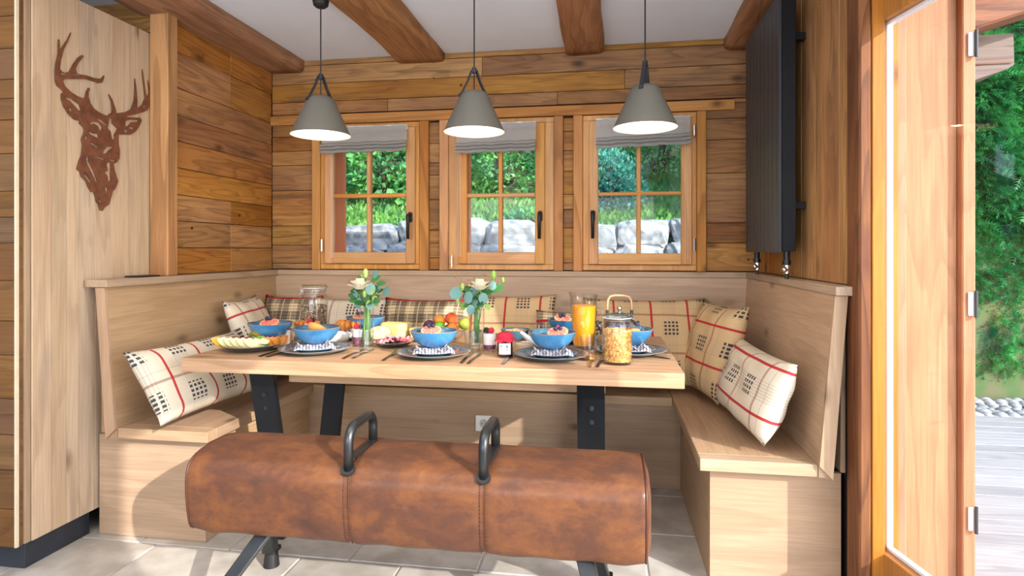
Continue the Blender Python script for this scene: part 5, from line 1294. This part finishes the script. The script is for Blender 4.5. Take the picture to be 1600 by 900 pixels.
# slices of papaya on platter right edge
for k in range(3):
    melon((-1.378+.012*k, 2.31+.014*k, TZ+.048), (R(200), R(4), R(50+8*k)), ('near', 'middle', 'far')[k]+' orange fruit wedge at the right rim of the fruit platter', M.setdefault('orangef', plain('orange_fruit_flesh', '#e08a3a', .4, nz=.2)) and 'orangef')
# ---- flowers
def disc_leaf(bm, c, n, r):
    n = Vector(n).normalized(); a = n.cross(Vector((0, 0, 1)) if abs(n.z) < .9 else Vector((1, 0, 0))).normalized(); b_ = n.cross(a); c = Vector(c)
    m0 = bm.verts.new(c+n*r*.15); A = [bm.verts.new(c+(a*math.cos(t)*.85+b_*math.sin(t))*r) for t in [6.2832*k/16 for k in range(16)]]
    for k in range(16): bm.faces.new((m0, A[k], A[(k+1) % 16]))
def rose(parent, c, r, seed):
    rs2 = random.Random(seed)
    hd = thing('blossom', c, parent=parent)
    for ringi, (nr, rad, tilt, sz) in enumerate(((5, .2, .0, .85), (7, .5, .22, 1.0), (9, .9, .5, 1.05), (9, 1.2, .85, 1.05))):
        for k in range(nr):
            a = 6.2832*k/nr+ringi*.4+rs2.uniform(-.1, .1); out = Vector((math.cos(a), math.sin(a), 0)); up_ = Vector((0, 0, 1))
            d = (up_*math.cos(tilt)+out*math.sin(tilt)).normalized(); bm = B(); s = d.cross(out).normalized() if d.cross(out).length > .1 else up_.cross(out)
            s = up_.cross(out).normalized(); nn = s.cross(d); base = Vector(c)+out*r*rad*.35+up_*r*(.1-.12*ringi); L = r*.85*sz; w = r*.48*sz; A = []
            for i in range(5):
                t = i/4; ww = w*math.sin(math.pi*(.12+.74*t))**.6
                A.append([bm.verts.new(base+d*L*t+s*ww*q+nn*(ww*.35*(q*q)-L*.25*t*t*(ringi > 1))*-1) for q in (-1, -.5, 0, .5, 1)])
            for x_, y_ in zip(A, A[1:]):
                for q in range(4): bm.faces.new((x_[q], x_[q+1], y_[q+1], y_[q]))
            mk('petal', bm, 'petal', hd, smooth=True, origin=c)
    for o in hd.children: o.location = (0, 0, 0)
def vase_flowers(vx, vy, r, h, lab_v, lab_f, spec, seed):
    v = thing('glass_vase', (vx, vy, TZ), lab_v, 'vase')
    at0(mk('glass_wall', lathe(B(), [(0, 0), (r*.92, 0), (r, .006), (r, h), (r-.0025, h), (r-.003, .016), (0, .014)], 36), 'tglass', v, origin=(0, 0, 0), smooth=False))
    at0(mk('rim', lathe(B(), [(r, h), (r+.0006, h+.001), (r-.001, h+.002), (r-.0025, h)], 36), 'rimglass', v, origin=(0, 0, 0)))
    at0(mk('water', lathe(B(), [(0, .0145), (r-.0032, .0165), (r-.003, h*.45), (0, h*.45)], 30), M.setdefault('water', glassmat('vase_water', (.86, .93, .9), .5, 1.33)) and 'water', v, origin=(0, 0, 0)))
    f = thing('flower_bouquet', (vx, vy, TZ+.02), lab_f, 'flowers'); rs2 = random.Random(seed)
    spec = list(spec)
    for k in range(16): spec.append((('leaf', 'lleaf', 'leaf', 'euc')[k % 4], rs2.uniform(-.05, .055), rs2.uniform(.185, .265), rs2.uniform(-.03, .03), rs2.uniform(.018, .028)))
    for kind, dx, dz, dy, sz in spec:
        bx_, by_ = rs2.uniform(-.5, .5)*r, rs2.uniform(-.5, .5)*r
        top = Vector((vx+dx, vy+dy, TZ+dz)); mid = Vector((vx+dx*.18, vy+dy*.18, TZ+h+.005)); bot = Vector((vx+bx_, vy+by_, TZ+.022))
        mid.x = max(vx-r*.7, min(vx+r*.7, mid.x))
        o = mk('stem', tube(B(), [bot, (bot+mid)/2+Vector((0, 0, .0)), mid, (mid*.45+top*.55)+Vector((0, 0, .006)), top], [.0022, .0022, .002, .0016, .001], 6), 'stem', f, smooth=True)
        if kind == 'rose': rose(f, top, sz, seed+int(dx*1000))
        elif kind == 'bud':
            b_ = mk('flower_bud', ball(B(), top, sz, 2, (.62, .62, 1.15)), 'bud', f, smooth=True)
            lv = B(); [leafblade(lv, top-Vector((0, 0, sz)), (math.cos(q*2.1), math.sin(q*2.1), 1.4), (0, 0, 1), sz*1.8, sz*.3) for q in range(3)]; mk('sepal', lv, 'leafl', b_, smooth=True)
        elif kind == 'euc':
            bm = B(); disc_leaf(bm, top, (rs2.uniform(-.5, .5), -1, rs2.uniform(-.2, .6)), sz); mk('leaf', bm, 'euc', f, smooth=True)
        elif kind == 'leaf':
            bm = B(); leafblade(bm, top-Vector((dx, dy, 0)).normalized()*sz*.6, (dx*3+.001, dy-.02, rs2.uniform(-.1, .5)*abs(dx)*4), (0, -.9, .5), sz*1.7, sz*.5, 8); mk('leaf', bm, 'leafg', f, smooth=True)
        elif kind == 'lleaf':
            bm = B(); leafblade(bm, top, (dx*3+.001, dy-.02, -.2), (0, -.8, .5), sz*1.4, sz*.55); mk('leaf', bm, 'leafl', f, smooth=True)
        elif kind == 'filler':
            bm = B()
            for q in range(22): 
                e = top+Vector([rs2.gauss(0, sz) for _ in range(3)]); tube(bm, [top-Vector((0, 0, sz*1.5)), e], .0006, 4); ball(bm, e, .0028, 1)
            mk('filler_buds', bm, M.setdefault('filler', plain('reddish_green_filler', '#8a8a3c', .7, nscale=40, c2='#b0603c')) and 'filler', f, kind='stuff')
    return f
vase_flowers(-1.031, 2.469, .031, .168, 'clear glass cylinder vase left of the ham plate', 'white roses with eucalyptus leaves in the left glass vase',
  [('rose', -.022, .262, -.02, .044), ('bud', -.005, .318, 0, .020), ('bud', -.022, .305, .01, .016), ('leaf', .035, .285, .01, .030), ('leaf', .062, .275, -.005, .026), ('euc', .035, .315, .01, .020), ('euc', .092, .242, -.01, .024),
   ('euc', .045, .255, .01, .018), ('leaf', -.05, .215, -.01, .030), ('euc', -.05, .228, -.01, .02), ('bud', .003, .232, -.03, .015), ('leaf', .04, .205, -.02, .028), ('lleaf', .02, .205, -.03, .022), ('leaf', .02, .235, .01, .034),
   ('leaf', -.035, .25, .01, .03), ('filler', .03, .24, .01, .014), ('leaf', -.01, .19, -.03, .03), ('euc', .028, .185, -.03, .022), ('leaf', -.02, .285, .02, .026)], 5)
vase_flowers(-.554, 2.524, .034, .165, 'clear glass cylinder vase right of the fruit bowl', 'white blossom with blue green eucalyptus in the right glass vase',
  [('rose', .018, .262, -.02, .042), ('bud', .075, .312, .0, .019), ('bud', .115, .292, 0, .011), ('euc', -.088, .235, -.02, .031), ('euc', -.030, .218, -.03, .028), ('euc', .035, .215, -.03, .024), ('euc', .068, .268, 0, .021), ('leaf', .075, .245, .01, .042),
   ('leaf', .03, .235, 0, .034), ('bud', -.06, .26, -.01, .016), ('filler', .0, .28, .01, .022), ('filler', -.045, .265, .01, .02), ('filler', .045, .28, .01, .016), ('leaf', -.04, .24, .01, .034), ('euc', -.012, .24, -.01, .024), ('leaf', .012, .195, -.03, .03),
   ('bud', -.085, .20, 0, .014), ('filler', -.02, .25, .02, .02), ('euc', -.02, .165, -.03, .022), ('bud', .0, .285, .0, .014)], 9)
